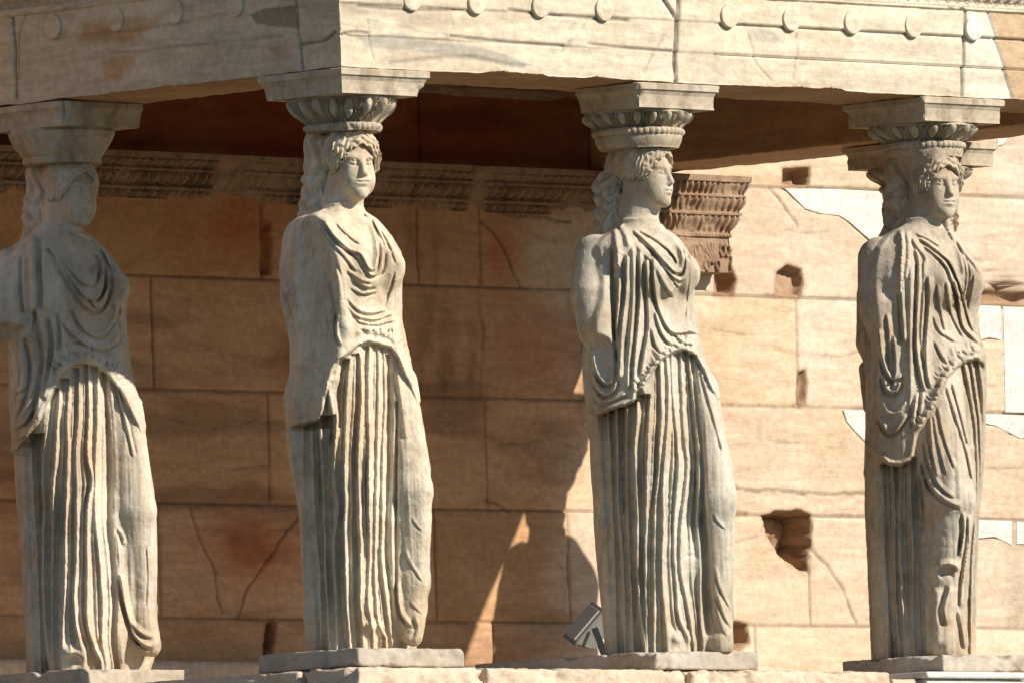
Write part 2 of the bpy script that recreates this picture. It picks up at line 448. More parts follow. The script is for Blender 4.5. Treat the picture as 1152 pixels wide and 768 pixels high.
ceiling_shade = sstep(2.40, 2.46, Z)*sstep(3.12, 3.02, Z)*sstep(5.2, 4.9, U); col = col*(1-ceiling_shade[..., None]*(1-np.array([.50, .34, .29])))  # painted shade: upper wall darkened in the tint below the ceiling
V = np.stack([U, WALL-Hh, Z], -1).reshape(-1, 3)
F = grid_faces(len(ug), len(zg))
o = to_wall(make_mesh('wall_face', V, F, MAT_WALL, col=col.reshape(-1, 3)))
Vb, Fb = block((-4, WALL+.25, -.6), (15, WALL+.9, 6.5), step=.5, rough=0)
to_wall(make_mesh('wall_core', Vb, Fb, MAT_WALL, col=np.ones((len(Vb), 3))))
for pts, lab in PATCH:
    P = wpoly(pts); 
    if P[0, 0]*P[1, 1]-P[1, 0]*P[0, 1] < 0: pass
    to_wall(slab_part('marble_patch', P, WALL-.0045, .05, MAT_NEW, None), 'fresh white marble patch let into the honey coloured blocks')

# ---- carved mouldings: a profile of tiers swept round up to three sides, eggs and beads standing out of it
def tier_profile(tiers, dz):
    rows = []
    for (z0, z1, p0, p1, kind, wd, rel) in tiers:
        n = max(2, int(round((z1-z0)/dz)))
        for i in range(n+1):
            t = i/n; s = t*t*(3-2*t) if kind in ('egg', 'leaf') else t
            rows.append((z0+(z1-z0)*(.002+.996*t), p0+(p1-p0)*s, kind, t, wd, rel))
    return rows
def relief(kind, s, t, wd):
    c = (s/wd) % 1 - .5
    if kind == 'egg':
        fine = wd < .036
        rx = .34 if fine else .27
        e = np.sqrt(np.clip(1-(c/rx)**2-((t-.60)/.52)**2, 0, 1))
        if fine: return e*1.2-.6
        q = np.sqrt((c/.40)**2+((t-.62)/.66)**2)
        rim = np.exp(-((q-1)/.085)**2)*.75
        dart = np.exp(-((np.abs(c)-.5)/.035)**2)*.7*(t < .75)
        return np.maximum(e, np.maximum(rim, dart))*1.1-.6
    if kind == 'leaf':
        v = np.abs(c)*2; e = np.sqrt(np.clip(1-(v/(.25+.6*t))**2, 0, 1))*(t < .95)
        return np.maximum(e*.8, np.exp(-((np.abs(c)-.5)/.07)**2)*.8)-.5
    if kind == 'bead':
        return np.sqrt(np.clip(1-(c/.42)**2, 0, 1))*np.sqrt(np.clip(1-((t-.5)/.5)**2, 0, 1))-.3
    if kind == 'palm':
        x = c*2; g = 0
        for a in np.linspace(-1.15, 1.15, 7):
            dx, dy = math.sin(a), math.cos(a)
            q = x*.9*dx+(t-.25)*1.0*dy; r = np.abs(x*.9*dy-(t-.25)*1.0*dx)
            L = .62 if abs(a) < .8 else .5
            g = np.maximum(g, np.exp(-(r/(.05+.06*np.clip(q/L, 0, 1)))**2)*(q > 0)*(q < L))
        for sgn in (-1, 1):
            rr = np.sqrt((x-sgn*.42)**2+((t-.2)*1.1)**2); g = np.maximum(g, np.exp(-((rr-.16)/.05)**2)*.9)
            rr = np.sqrt((x-sgn*.8)**2+((t-.62)*1.1)**2); g = np.maximum(g, np.exp(-((rr-.17)/.05)**2)*.8)
        return g-.3
    return s*0
def sweep(tiers, path, out, dz=.004, ds=.005, seed=0, wear=.003, keep=None):
    """path: corner points (u, v); each segment is offset along its own outward normal"""
    rows = tier_profile(tiers, dz)
    path = np.array(path, float); segs = list(zip(path[:-1], path[1:]))
    nor = [np.array([(b-a)[1], -(b-a)[0]])/np.linalg.norm(b-a)*out for a, b in segs]
    VV = []; S = []
    for k, (a, b) in enumerate(segs):
        L = np.linalg.norm(b-a); n = max(2, int(L/ds)); t = np.linspace(0, 1, n)
        if k: t = t[1:]
        n0 = nor[k]+nor[k-1] if k else nor[k]; n1 = nor[k]+nor[k+1] if k < len(segs)-1 else nor[k]
        VV.append((a[None]+(b-a)[None]*t[:, None], n0[None]*(1-t[:, None])+n1[None]*t[:, None], np.repeat(nor[k][None], len(t), 0)))
        S.append(t*L)
    B = np.concatenate([v[0] for v in VV]); Dr = np.concatenate([v[1] for v in VV]); Nn = np.concatenate([v[2] for v in VV]); S = np.concatenate(S)
    z = np.array([r[0] for r in rows]); p = np.array([r[1] for r in rows])
    R = np.stack([relief(r[2], S, r[3], r[4])*r[5] if r[5] else S*0 for r in rows], 1)
    X = B[:, None, :]+Dr[:, None, :]*p[None, :, None]
    V = np.concatenate([X, np.broadcast_to(z[None, :, None], X.shape[:2]+(1,))], 2)
    dmg = sstep(-.1, .35, fbm(V, 3.2, 4, seed)+.42)
    if keep is not None: dmg = dmg*keep(V)
    nz = fbm(V, 22, 3, seed+3)*wear - (1-dmg)*.018*(1+fbm(V, 16, 3, seed+7))
    V[..., :2] += Nn[:, None, :]*(R*dmg+nz)[..., None]
    return V.reshape(-1, 3), grid_faces(len(B), len(rows))[:, ::-1]
zt = 2.4165
za = lambda y, x=800: on_plane(x, y, 1, WALL-.15)[2]
# anta capital
zA = [zt-.004, zt-.035, zt-.10, zt-.11, zt-.175, zt-.185, zt-.275, zt-.29, zt-.45]
ant = [(zt-.452, zt-.29, .0, .0, 'palm', .16, .020), (zt-.29, zt-.272, .006, .008, 'bead', .02, .008), (zt-.272, zt-.19, .008, .034, 'egg', .034, .022),
       (zt-.19, zt-.178, .040, .042, 'flat', 1, 0), (zt-.178, zt-.11, .038, .056, 'egg', .034, .020), (zt-.11, zt-.098, .058, .058, 'bead', .02, .007),
       (zt-.098, zt-.04, .054, .070, 'egg', .030, .018), (zt-.04, zt-.012, .078, .080, 'flat', 1, 0), (zt-.012, zt-.004, .080, .02, 'flat', 1, 0)]
aR = on_plane(822, 280, 1, WALL-.12)[0]
aL = aR-.52
V, F = sweep(ant, [(aL, WALL+.05), (aL, WALL-.12), (aR, WALL-.12), (aR, WALL+.05)], 1, seed=90, wear=.002, ds=.0026, dz=.003)
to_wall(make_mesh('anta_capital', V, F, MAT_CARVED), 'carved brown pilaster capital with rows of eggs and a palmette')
Vb, Fb = block((aL+.004, WALL-.115, zt-.455), (aR-.004, WALL+.03, zt-.44), step=.02, rough=.003)
to_wall(make_mesh('capital_underside', Vb, Fb, MAT_CARVED))
# long moulding along the wall
ep = [(zt-.215, zt-.206, -.02, .006, 'flat', 1, 0), (zt-.205, zt-.165, .012, .02, 'egg', .05, .030), (zt-.165, zt-.148, .026, .028, 'bead', .03, .012), (zt-.148, zt-.085, .03, .058, 'egg', .058, .036),
      (zt-.085, zt-.07, .06, .062, 'bead', .022, .007), (zt-.07, zt-.03, .062, .09, 'egg', .05, .026), (zt-.03, zt-.004, .095, .10, 'flat', 1, 0), (zt-.004, zt, .10, -.02, 'flat', 1, 0)]
gapu = on_plane(541, 215, 1, WALL-.05)[0]
V, F = sweep(ep, [(-1.5, WALL-.002), (aL, WALL-.002)], 1, seed=95, wear=.002, ds=.0045,
             keep=lambda V: 1-.95*np.exp(-((V[..., 0]-gapu)/.07)**4)-.9*sstep(.2, .45, fbm(V*np.array([1, 1, 2]), 2.1, 3, 97))*.7)
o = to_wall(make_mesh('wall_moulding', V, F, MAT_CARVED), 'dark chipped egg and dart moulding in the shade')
# thin beaded line under the ceiling
zb = on_plane(570, 98, 1, WALL-.05)[2]
V, F = sweep([(zb-.05, zb-.03, .0, .02, 'flat', 1, 0), (zb-.03, zb-.005, .03, .035, 'bead', .03, .012), (zb-.005, zb+.04, .045, .06, 'flat', 1, 0), (zb+.04, zb+.045, .06, -.02, 'flat', 1, 0)],
             [(-.1, WALL-.002), (5.3, WALL-.002)], 1, seed=99, wear=.002, ds=.007)
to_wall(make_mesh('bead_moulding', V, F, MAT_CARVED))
# foot of the wall
z0 = on_plane(240, 743, 1, WALL-.12)[2]
Vb, Fb = block((-.6, WALL-.14, -.2), (3.0, WALL-.006, z0), step=.03, rough=.003, seed=8)
to_wall(make_mesh('wall_foot', Vb, Fb, MAT_PODIUM), 'low projecting course along the foot of the wall')

# ------------------------------------------------------------------ podium
pod = tag(empty('porch_podium', (2.6, 1.8, -2.0)), 'stone podium with a worn coping course under the statues', 'podium')
pod_inv = Matrix.Translation((-2.6, -1.8, 2.0))
def to_pod(o, lab=None):
    o.parent = pod; o.matrix_parent_inverse = pod_inv
    if lab: o['label'] = lab
    return o
ZP = -.079
E0, E1 = -.385, 3*SP+.385
def part_block(name, mn, mx, mat, to, lab=None, **kw):
    Vb, Fb = block(mn, mx, **kw); return to(make_mesh(name, Vb, Fb, mat), lab)
part_block('podium_wall', (E0+.05, E0+.05, -2.2), (E1-.05, WALL-.02, ZP-.17), MAT_PODIUM, to_pod, step=.04, seed=2, rough=.006)
part_block('porch_floor', (E0+.35, E0+.35, ZP-.16), (E1-.35, WALL-.02, ZP-.006), MAT_FLOOR, to_pod, step=.05, seed=3, rough=.003)
part_block('base_course', (E0-.06, E0-.06, -2.3), (E1+.06, WALL-.02, -1.8), MAT_PODIUM, to_pod, step=.05, seed=4)
fx = lambda x, y=755: on_plane(x, y, 1, E0)[0]
cuts = [E0, fx(548), fx(778), fx(1003), fx(1036), fx(1146), 4.4, E1]
for i, (a, b) in enumerate(zip(cuts[:-1], cuts[1:])):
    g = .002
    if i == 4:
        cb = part_block('coping_block', (a+g, E0-.03, ZP-.17), (b-g, E0+.36, ZP-.035), MAT_NEW, to_pod, 'fresh white replacement block in the worn coping', step=.012, seed=30, rough=.001, chip=.002, edge=.004)
        part_block('coping_lip', (a+g-.015, E0-.05, ZP-.034), (b-g+.02, E0+.36, ZP-.004), MAT_NEW, lambda o, l=None: setattr(o, 'parent', cb), step=.012, seed=31, rough=.001, chip=.002, edge=.004)
        continue
    part_block('coping_block', (a+g, E0, ZP-.168), (b-g, E0+.36, ZP-.003-(.03 if i == 3 else 0)), MAT_PODIUM, to_pod, step=.011, seed=20+i*3, rough=.014, chip=.05, edge=.014)
wc = [E0+.362, 1.2, 2.3, WALL-.02]
for i, (a, b) in enumerate(zip(wc[:-1], wc[1:])):
    part_block('coping_block', (E0, a+.002, ZP-.168), (E0+.36, b-.002, ZP-.003), MAT_PODIUM, to_pod, step=.012, seed=50+i*3, rough=.01, chip=.035, edge=.012)
    part_block('coping_block', (E1-.36, a+.002, ZP-.168), (E1, b-.002, ZP-.003), MAT_PODIUM, to_pod, step=.03, seed=70+i*3, rough=.01, chip=.03, edge=.012)

# ------------------------------------------------------------------ entablature
ent = tag(empty('porch_entablature', (2.6, 1.8, zt)), 'marble architrave with round bosses resting on the statue capitals', 'entablature')
ent_inv = Matrix.Translation((-2.6, -1.8, -zt))
def to_ent(o, lab=None):
    o.parent = ent; o.matrix_parent_inverse = ent_inv
    if lab: o['label'] = lab
    return o
AH = .235
A0, A1 = -AH, 3*SP+.08
zf1 = on_plane(1000, 70, 1, -AH)[2]; zf2 = on_plane(1000, 37, 1, -AH)[2]; zdisc = on_plane(960, 20, 1, -AH-.02)[2]; ztop = on_plane(1000, 0.5, 1, -AH)[2]
AT = zdisc+(zdisc-zf2)*1.0
print('arch z', zt, zf1, zf2, zdisc, ztop, AT, 'courses', np.round(courses, 2), 'anta', aL, aR)
# profile: outer face from the top down, soffit, inner face up
prof = []
for z in np.arange(AT, zt+.001, -.0055):
    prof.append((.0 if z < zf1 else .012 if z < zf2 else .024, z, 0))
for p in np.linspace(0, -2*AH, 46): prof.append((p, zt+.0005, 1))
for z in np.linspace(zt+.012, 3.02, 40): prof.append((-2*AH, z, 2))
prof = np.array(prof)
path = [(A0, WALL-.012), (A0, A0), (A1, A0), (A1, WALL-.012)]
segs = list(zip(np.array(path[:-1]), np.array(path[1:])))
nor = [np.array([-1, 0.]), np.array([0, -1.]), np.array([1, 0.])]
BB = []; DD = []; NN = []; SG = []
for k, (a, b) in enumerate(segs):
    L = np.linalg.norm(b-a); n = int(L/(.008 if k < 2 else .02)); t = np.linspace(0, 1, n)
    n0 = nor[k]+nor[k-1] if k else nor[k]; n1 = nor[k]+nor[k+1] if k < 2 else nor[k]
    BB.append(a+(b-a)*t[:, None]); NN.append(np.repeat(nor[k][None], n, 0)); SG.append(np.full(n, k))
    # mitred offset: keep the along-wall stretch only at the ends of the segment
    s = t*L; Dk = np.repeat(nor[k][None], n, 0).astype(float)
    DD.append((n0[None]*(1-t[:, None])+n1[None]*t[:, None]))
B = np.concatenate(BB); Dr = np.concatenate(DD); Nn = np.concatenate(NN); SG = np.concatenate(SG)
X = B[:, None, :]+Dr[:, None, :]*prof[None, :, 0, None]
Zp = np.broadcast_to(prof[None, :, 1], X.shape[:2]).copy()
V = np.concatenate([X, Zp[..., None]], 2)
outer = (prof[:, 2] == 0)[None, :]; soff = (prof[:, 2] == 1)[None, :]
nz = fbm(V, 7, 5, 111); nz2 = fbm(V, 2.0, 4, 113)
Uc = V[..., 0]; Zc = V[..., 2]; front = (SG == 1)[:, None] & outer; west = (SG == 0)[:, None] & outer
west_all = (SG == 0)[:, None] & (outer | soff)
# chipped lower arris
cd = np.where(outer, Zc-zt, np.where(soff, -prof[None, :, 0], 9.))
rag = np.clip(.10+.9*nz2+.6*nz, 0, 1)
big_chip = np.where((SG == 1)[:, None], np.exp(-((Uc-.95)/.45)**4)*.9+np.exp(-((Uc-2.75)/.35)**4)*.7, .25)
chip = np.exp(-cd/.028)*(.006+.035*rag*big_chip)
V[..., :2] -= Nn[:, None, :]*(np.where(outer, chip, chip*.2))[..., None]
V[..., 2] += np.where(soff, chip*.9, np.where(outer, chip*.7, 0))
disp = .0035*nz+.0025*fbm(V, 24, 4, 117)
# joints, cracks and broken fascia edges on the seen faces
gro = np.zeros(V.shape[:2])
def agroove(pts, face, dep, wd, jit=.008):
    global gro
    jit *= .5
    if face == 1:
        P = smooth_line(np.array([[on_plane(x, y, 1, A0)[0], on_plane(x, y, 1, A0)[2]] for x, y in pts]), 5); A_, m = Uc, front
    else:
        P = smooth_line(np.array([[on_plane(x, y, 0, A0)[1], on_plane(x, y, 0, A0)[2]] for x, y in pts]), 5); A_, m = V[..., 1], west
    d = dist_poly(A_+jit*nz, Zc+jit*nz2, P)
    gro = np.maximum(gro, np.where(m, dep*np.exp(-(d/wd)**2), 0))
for pts, f, dep, wd, j in [([(759, -20), (759, 60), (762, 96)], 1, .03, .008, .004), ([(1081, -20), (1082, 50), (1083, 110)], 1, .022, .006, .003),
                        ([(1100, -5), (1112, 30), (1124, 65), (1139, 110)], 1, .012, .005, .004), ([(735, -10), (748, 8), (757, 22)], 1, .02, .008, .004),
                        ([(337, -20), (338, 40), (340, 80)], 0, .014, .004, .003), ([(10, -10), (20, 30), (18, 110)], 0, .018, .005, .01), ([(40, 0), (26, 40), (22, 90)], 0, .008, .004, .012),
                        ([(340, 50), (365, 46), (379, 36)], 0, .012, .005, .008), ([(381, 40), (395, 37), (412, 38)], 1, .012, .004, .006),
                        ([(412, 24), (415, 45), (422, 70)], 1, .006, .004, .012), ([(640, 45), (632, 60), (655, 30), (660, 20)], 1, .006, .004, .012),
                        ([(892, 30), (895, 60), (893, 90)], 1, .006, .003, .012), ([(745, 40), (735, 60), (725, 82)], 1, .008, .004, .012),
                        ([(840, 40), (850, 70), (870, 92)], 1, .005, .004, .01), ([(505, 42), (560, 47), (632, 52)], 1, .010, .006, .012), ([(660, 50), (700, 54), (755, 58)], 1, .010, .005, .008),
                        ([(568, 12), (640, 20), (705, 24)], 1, .009, .005, .01), ([(400, 8), (450, 12), (520, 13)], 1, .007, .005, .01), ([(440, 72), (520, 66), (590, 76)], 1, .005, .012, .02),
                        ([(130, 60), (250, 50), (320, 42)], 0, .005, .006, .03), ([(60, 45), (150, 35), (260, 18)], 0, .004, .006, .03)]:
    agroove(pts, f, dep, wd, j)
worn = np.where(front & (Uc < 1.95), .5+.5*nz2, np.where(west, .9, .08))   # fascia steps worn away on the left block
st = np.where(outer, np.where(Zc >= zf2, .024, np.where(Zc >= zf1, .012, 0)), 0)
st2 = .012*sstep(zf1-.05, zf1+.05, Zc)+.012*sstep(zf2-.05, zf2+.05, Zc)
fl = np.clip(worn, 0, 1)*np.where(outer, st2-st, 0)
sharp = np.where(front & (Uc > 1.98), .006*(np.exp(-((Zc-zf1+.006)/.004)**2)+np.exp(-((Zc-zf2+.006)/.004)**2)), 0)
V[..., :2] += Nn[:, None, :]*(np.where(outer, disp+fl-gro-sharp, disp*.5))[..., None]
V[..., 2] += np.where(soff, disp*1.5+.012*nz2*np.exp(-cd/.2), 0)
col = np.ones(V.shape, np.float32)*(1+.10*nz2+.06*nz)[..., None]
def apoly(pts, face, rgb, soft=.006, jit=.03):
    global col
    if face == 1:
        P = np.array([[on_plane(x, y, 1, A0)[0], on_plane(x, y, 1, A0)[2]] for x, y in pts]); A_, m = Uc, front
    else:
        P = np.array([[on_plane(x, y, 0, A0)[1], on_plane(x, y, 0, A0)[2]] for x, y in pts]); A_, m = V[..., 1], west
    k = sstep(soft, -soft, sd_poly(A_+jit*nz, Zc+jit*nz2, P))*m
    col = col*(1-k[..., None]*(1-np.array(rgb)))
apoly([(402, 45), (450, 40), (470, 48), (540, 55), (575, 62), (600, 74), (560, 70), (480, 62), (440, 58), (415, 56)], 1, (.70, .74, .80))
apoly([(381, 4), (500, 6), (510, 30), (450, 36), (440, 24), (381, 20)], 1, (.80, .78, .78), .01)
apoly([(835, 28), (870, 36), (880, 48), (840, 46)], 1, (.78, .80, .84))
apoly([(1083, -30), (1088, -30), (1101, -5), (1113, 30), (1125, 65), (1140, 112), (1083, 112)], 1, (1.12, 1.17, 1.26), .004, .014)
apoly([(1088, -30), (1200, -30), (1200, 130), (1141, 112), (1126, 65), (1114, 30), (1102, -5)], 1, (.80, .66, .54), .004, .014)
apoly([(286, 18), (300, 12), (336, 10), (337, 35), (310, 32), (290, 28)], 0, (.55, .52, .48), .004)
for pts in ([(100, 30), (180, 20), (150, 48), (90, 52)], [(120, 70), (150, 60), (135, 95), (115, 95)], [(300, 60), (320, 60), (310, 70)]):
    apoly(pts, 0, (.85, .66, .5), .03, .05)
col *= (1-np.clip(gro/.02, 0, .5))[..., None]
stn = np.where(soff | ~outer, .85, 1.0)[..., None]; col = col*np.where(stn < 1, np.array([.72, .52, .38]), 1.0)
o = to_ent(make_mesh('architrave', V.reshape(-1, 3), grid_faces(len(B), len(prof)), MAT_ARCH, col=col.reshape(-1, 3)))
# round bosses
def disc(face, c_along, zc, r=.051, h=.010, seed=0, worn_=0.0, white=False):
    nr, na = 14, 56
    rr = np.concatenate([np.linspace(0.004, .96, 9), np.array([.985, 1.0, 1.005, 1.01, 1.01])])*r
    hh = np.concatenate([h*(1-.10*np.linspace(0, 1, 9)**2), np.array([h*.82, h*.6, h*.3, 0, -.012])])
    A = np.linspace(0, 2*np.pi, na, endpoint=False)
    a = np.cos(A)[:, None]*rr; z = np.sin(A)[:, None]*rr; hgt = np.broadcast_to(hh, a.shape).copy()
    q = np.stack([a+seed*3.1, z, a*0], -1); hgt += .0016*fbm(q, 40, 3, seed)
    hgt = hgt-worn_*h*sstep(-.2, .5, fbm(q, 14, 3, seed+5))*(hgt > 0)
    base = AH+.024
    if face == 1: P = np.stack([c_along+a, -(base+hgt), zc+z], -1)
    else: P = np.stack([-(base+hgt), c_along-a, zc+z], -1)
    Fq = grid_faces(na, nr, True)[:, ::-1] if face == 1 else grid_faces(na, nr, True)[:, ::-1]
    V = P.reshape(-1, 3)
    n = len(V)
    cap = np.array([[i*nr, ((i+1) % na)*nr, ((i+1) % na)*nr, i*nr] for i in range(na)])
    return V, Fq
dd = (on_plane(1027, 25, 1, -AH-.024)[0]-on_plane(820, 11, 1, -AH-.024)[0])/3
uu = on_plane(820, 11, 1, -AH-.024)[0]
k = 0
for i in range(-6, 7):
    c = uu+i*dd
    if not (A0+.08 < c < A1-.06) or i == -1: continue
    V, F = disc(1, c, zdisc-.022, seed=200+k, worn_=.5 if c < 1.9 else .15); k += 1
    m = MAT_NEW if i == 4 else MAT_ARCH
    to_ent(make_mesh('round_boss', V, F, m, col=np.ones((len(V), 3))), 'fresh white round boss' if i == 4 else None)
for x in (60, 130, 197, 265, -10):
    p = on_plane(x, 25-(x-60)*.098, 0, -AH-.024)
    V, F = disc(0, p[1], zdisc-.01, seed=300+k, worn_=.1 if x == 60 else .85); k += 1
    to_ent(make_mesh('round_boss', V, F, MAT_ARCH, col=np.ones((len(V), 3))))
# crowning course, dentils, cornice, ceiling
V, F = sweep([(AT-.002, AT+.01, .024, .04, 'flat', 1, 0), (AT+.01, AT+.03, .042, .044, 'bead', .03, .008), (AT+.03, AT+.085, .045, .08, 'egg', .06, .02), (AT+.085, AT+.10, .085, .085, 'flat', 1, 0), (AT+.10, AT+.105, .085, -.1, 'flat', 1, 0)],
             [(A0, WALL-.012), (A0, A0), (A1, A0), (A1, WALL-.012)], 1, seed=120, ds=.01, dz=.006)
make_crown = to_ent(make_mesh('crown_moulding', V, F, MAT_ARCH, col=np.ones((len(V), 3))))
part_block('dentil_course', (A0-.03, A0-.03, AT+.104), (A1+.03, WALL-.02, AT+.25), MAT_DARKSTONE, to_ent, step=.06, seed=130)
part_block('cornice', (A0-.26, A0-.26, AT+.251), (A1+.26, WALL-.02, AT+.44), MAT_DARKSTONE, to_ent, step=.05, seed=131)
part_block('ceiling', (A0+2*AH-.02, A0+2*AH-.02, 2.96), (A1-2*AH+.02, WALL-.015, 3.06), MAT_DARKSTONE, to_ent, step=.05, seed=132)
# ------------------------------------------------------------------ statues (sculpted as distance fields, meshed as one skin)
CT, ST = math.cos(yaw), math.sin(yaw)
HB = 2.31
class Figure:
    """local frame: L to the right of the porch corner view, D away into the porch, Z up; origin under the neck"""
    def __init__(s, u, v):
        s.o = np.array([u, v, 0.0])
        s.eL = np.array([CT, -ST, 0]); s.eD = np.array([ST, CT, 0])
        p0 = proj(s.o); e = 1e-2
        s.p0 = p0
        s.A = np.stack([(proj(s.o+e*s.eL)-p0)/e, (proj(s.o+e*s.eD)-p0)/e, (proj(s.o+np.array([0, 0, 1]))-p0)], 1)  # 2x3
        s.px = abs(s.A[0, 0])
        s.cD = -s.A[1, 1]/s.A[1, 2]
    def LZ(s, x, y, D=0.0):
        b = np.array([x, y], float)-s.p0-s.A[:, 1]*D
        return np.linalg.solve(s.A[:, [0, 2]], b)
    def pts(s, P, org=(0, 0), k=1.0, D=0.0):
        return np.array([s.LZ(org[0]+x/k, org[1]+y/k, D) for x, y in P])
    def P3(s, x, y, D):
        l, z = s.LZ(x, y, D); return np.array([l, D, z])

def capsule(X, Y, Zz, a, b, ra, rb, sq=(1, 1, 1)):
    a = np.asarray(a, np.float32); b = np.asarray(b, np.float32)
    d = b-a; L = d @ d+1e-9
    t = np.clip(((X-a[0])*d[0]+(Y-a[1])*d[1]+(Zz-a[2])*d[2])/L, 0, 1)
    q = ((X-a[0]-t*d[0])/sq[0])**2+((Y-a[1]-t*d[1])/sq[1])**2+((Zz-a[2]-t*d[2])/sq[2])**2
    return np.sqrt(q)-(ra+(rb-ra)*t)
def ellipsoid(X, Y, Zz, c, r):
    q = np.sqrt(((X-c[0])/r[0])**2+((Y-c[1])/r[1])**2+((Zz-c[2])/r[2])**2)
    return (q-1)*min(r)
class Field:
    def __init__(s, lo, hi, vox):
        s.lo = np.array(lo, np.float32); s.vox = vox
        s.n = np.ceil((np.array(hi)-s.lo)/vox).astype(int)+1
        s.ax = [(s.lo[i]+np.arange(s.n[i])*vox).astype(np.float32) for i in range(3)]
        s.f = np.full(s.n, .5, np.float32)
    def box(s, lo, hi):
        i0 = np.maximum(0, np.floor((np.array(lo)-s.lo)/s.vox).astype(int)); i1 = np.minimum(s.n, np.ceil((np.array(hi)-s.lo)/s.vox).astype(int)+1)
        sl = tuple(slice(a, max(a, b)) for a, b in zip(i0, i1))
        return sl, s.ax[0][sl[0]][:, None, None], s.ax[1][sl[1]][None, :, None], s.ax[2][sl[2]][None, None, :]
    def add(s, fn, lo, hi, k=.02, sub=False):
        sl, X, Y, Zz = s.box(np.array(lo)-k-.02, np.array(hi)+k+.02)
        if min(s.f[sl].shape) == 0: return
        g = fn(X, Y, Zz)
        s.f[sl] = smax(s.f[sl], -g, k) if sub else smin(s.f[sl], g, k)
    def cap(s, a, b, ra, rb, k=.02, sub=False, sq=(1, 1, 1)):
        a = np.array(a); b = np.array(b); m = max(ra, rb)*max(sq)
        s.add(lambda X, Y, Zz: capsule(X, Y, Zz, a, b, ra, rb, sq), np.minimum(a, b)-m, np.maximum(a, b)+m, k, sub)
    def ell(s, c, r, k=.02, sub=False):
        c = np.array(c); r = np.array(r)
        s.add(lambda X, Y, Zz: ellipsoid(X, Y, Zz, c, r), c-r, c+r, k, sub)

class Relief:
    """carving map over the figure's face: ridges, grooves and raised cloth, in metres"""
    def __init__(s, L, Z):
        s.l, s.z = L, Z; s.U, s.V = np.meshgrid(L, Z, indexing='ij')
        s.h = np.zeros(s.U.shape, np.float32); s.r = np.zeros_like(s.h)
    def _crop(s, P, m):
        i0, i1 = np.searchsorted(s.l, [P[:, 0].min()-m, P[:, 0].max()+m]); j0, j1 = np.searchsorted(s.z, [P[:, 1].min()-m, P[:, 1].max()+m])
        return (slice(i0, i1), slice(j0, j1))
    def stroke(s, P, w, h, prof='g', taper=.0, w1=None, skew=0.0, wob=0.0, seed=0):
        P = smooth_line(P, 5); w1 = w if w1 is None else w1
        c = s._crop(P, 3*max(w, w1)+.02); U, V = s.U[c], s.V[c]
        if U.size == 0: return
        if wob:
            q = np.stack([U*0, V, U*0+seed*1.7], -1); U = U+wob*noise(q, 9, seed)+wob*.5*noise(q, 23, seed+5)
        seg = np.linalg.norm(np.diff(P, axis=0), axis=1); cum = np.concatenate([[0], np.cumsum(seg)]); T = cum[-1]
        best = np.full(U.shape, 9., np.float32); tt = np.zeros_like(best); sd = np.zeros_like(best)
        for i, (a, b) in enumerate(zip(P[:-1], P[1:])):
            d = b-a; L2 = d @ d+1e-12
            t = np.clip(((U-a[0])*d[0]+(V-a[1])*d[1])/L2, 0, 1)
            q = (U-a[0]-t*d[0])**2+(V-a[1]-t*d[1])**2
            m = q < best
            best = np.where(m, q, best); tt = np.where(m, cum[i]+t*seg[i], tt)
            sd = np.where(m, (U-a[0])*d[1]-(V-a[1])*d[0], sd)
        dd = np.sqrt(best); ww = w+(w1-w)*tt/max(T, 1e-6)
        if skew: ww = ww*np.where(sd > 0, 1+skew, 1-skew)
        x = dd/ww
        if prof == 'g': y = np.exp(-x*x)
        elif prof == 'p': y = np.clip(1-x*x, 0, 1)**.62
        elif prof == 't': y = np.clip(1-x, 0, 1)
        if prof == 'f':     # a carved fold: gentle slope on one side, undercut on the other
            sg = np.where(sd > 0, dd, -dd)/ww
            y = np.where(sg < 0, np.clip(1+sg/2.0, 0, 1)**1.2, np.clip(1-sg/.55, 0, 1)); gr = np.exp(-((sg-1.05)/.55)**2)*.75*(sg > 0)
            tp = sstep(0, max(taper, .02), tt)*sstep(0, max(taper, .02), T-tt)
            s.h[c] -= gr*h*tp
        if h > .012 and prof != 'f': y = y*(h*(.86+.30*noise(np.stack([U*0, V*1.0, U*0+seed*3.3], -1), 6, seed)+.12*noise(np.stack([U, V, U*0+seed], -1), 26, seed+2)))
        else: y = y*h
        if taper: y = y*sstep(0, taper, tt)*sstep(0, taper, T-tt)
        if h >= 0: s.r[c] = np.maximum(s.r[c], y)
        else: s.h[c] = s.h[c]+y
    def region(s, P, h, soft=.008, rim=0.0, rimw=.012, inner=None):
        P = np.asarray(P); c = s._crop(P, .06); U, V = s.U[c], s.V[c]
        d = sd_poly(U, V, P)
        s.h[c] += h*sstep(soft, -soft, d)
        if rim: s.h[c] += rim*np.exp(-((d+rimw)/rimw)**2)
    def get(s): return s.h+s.r

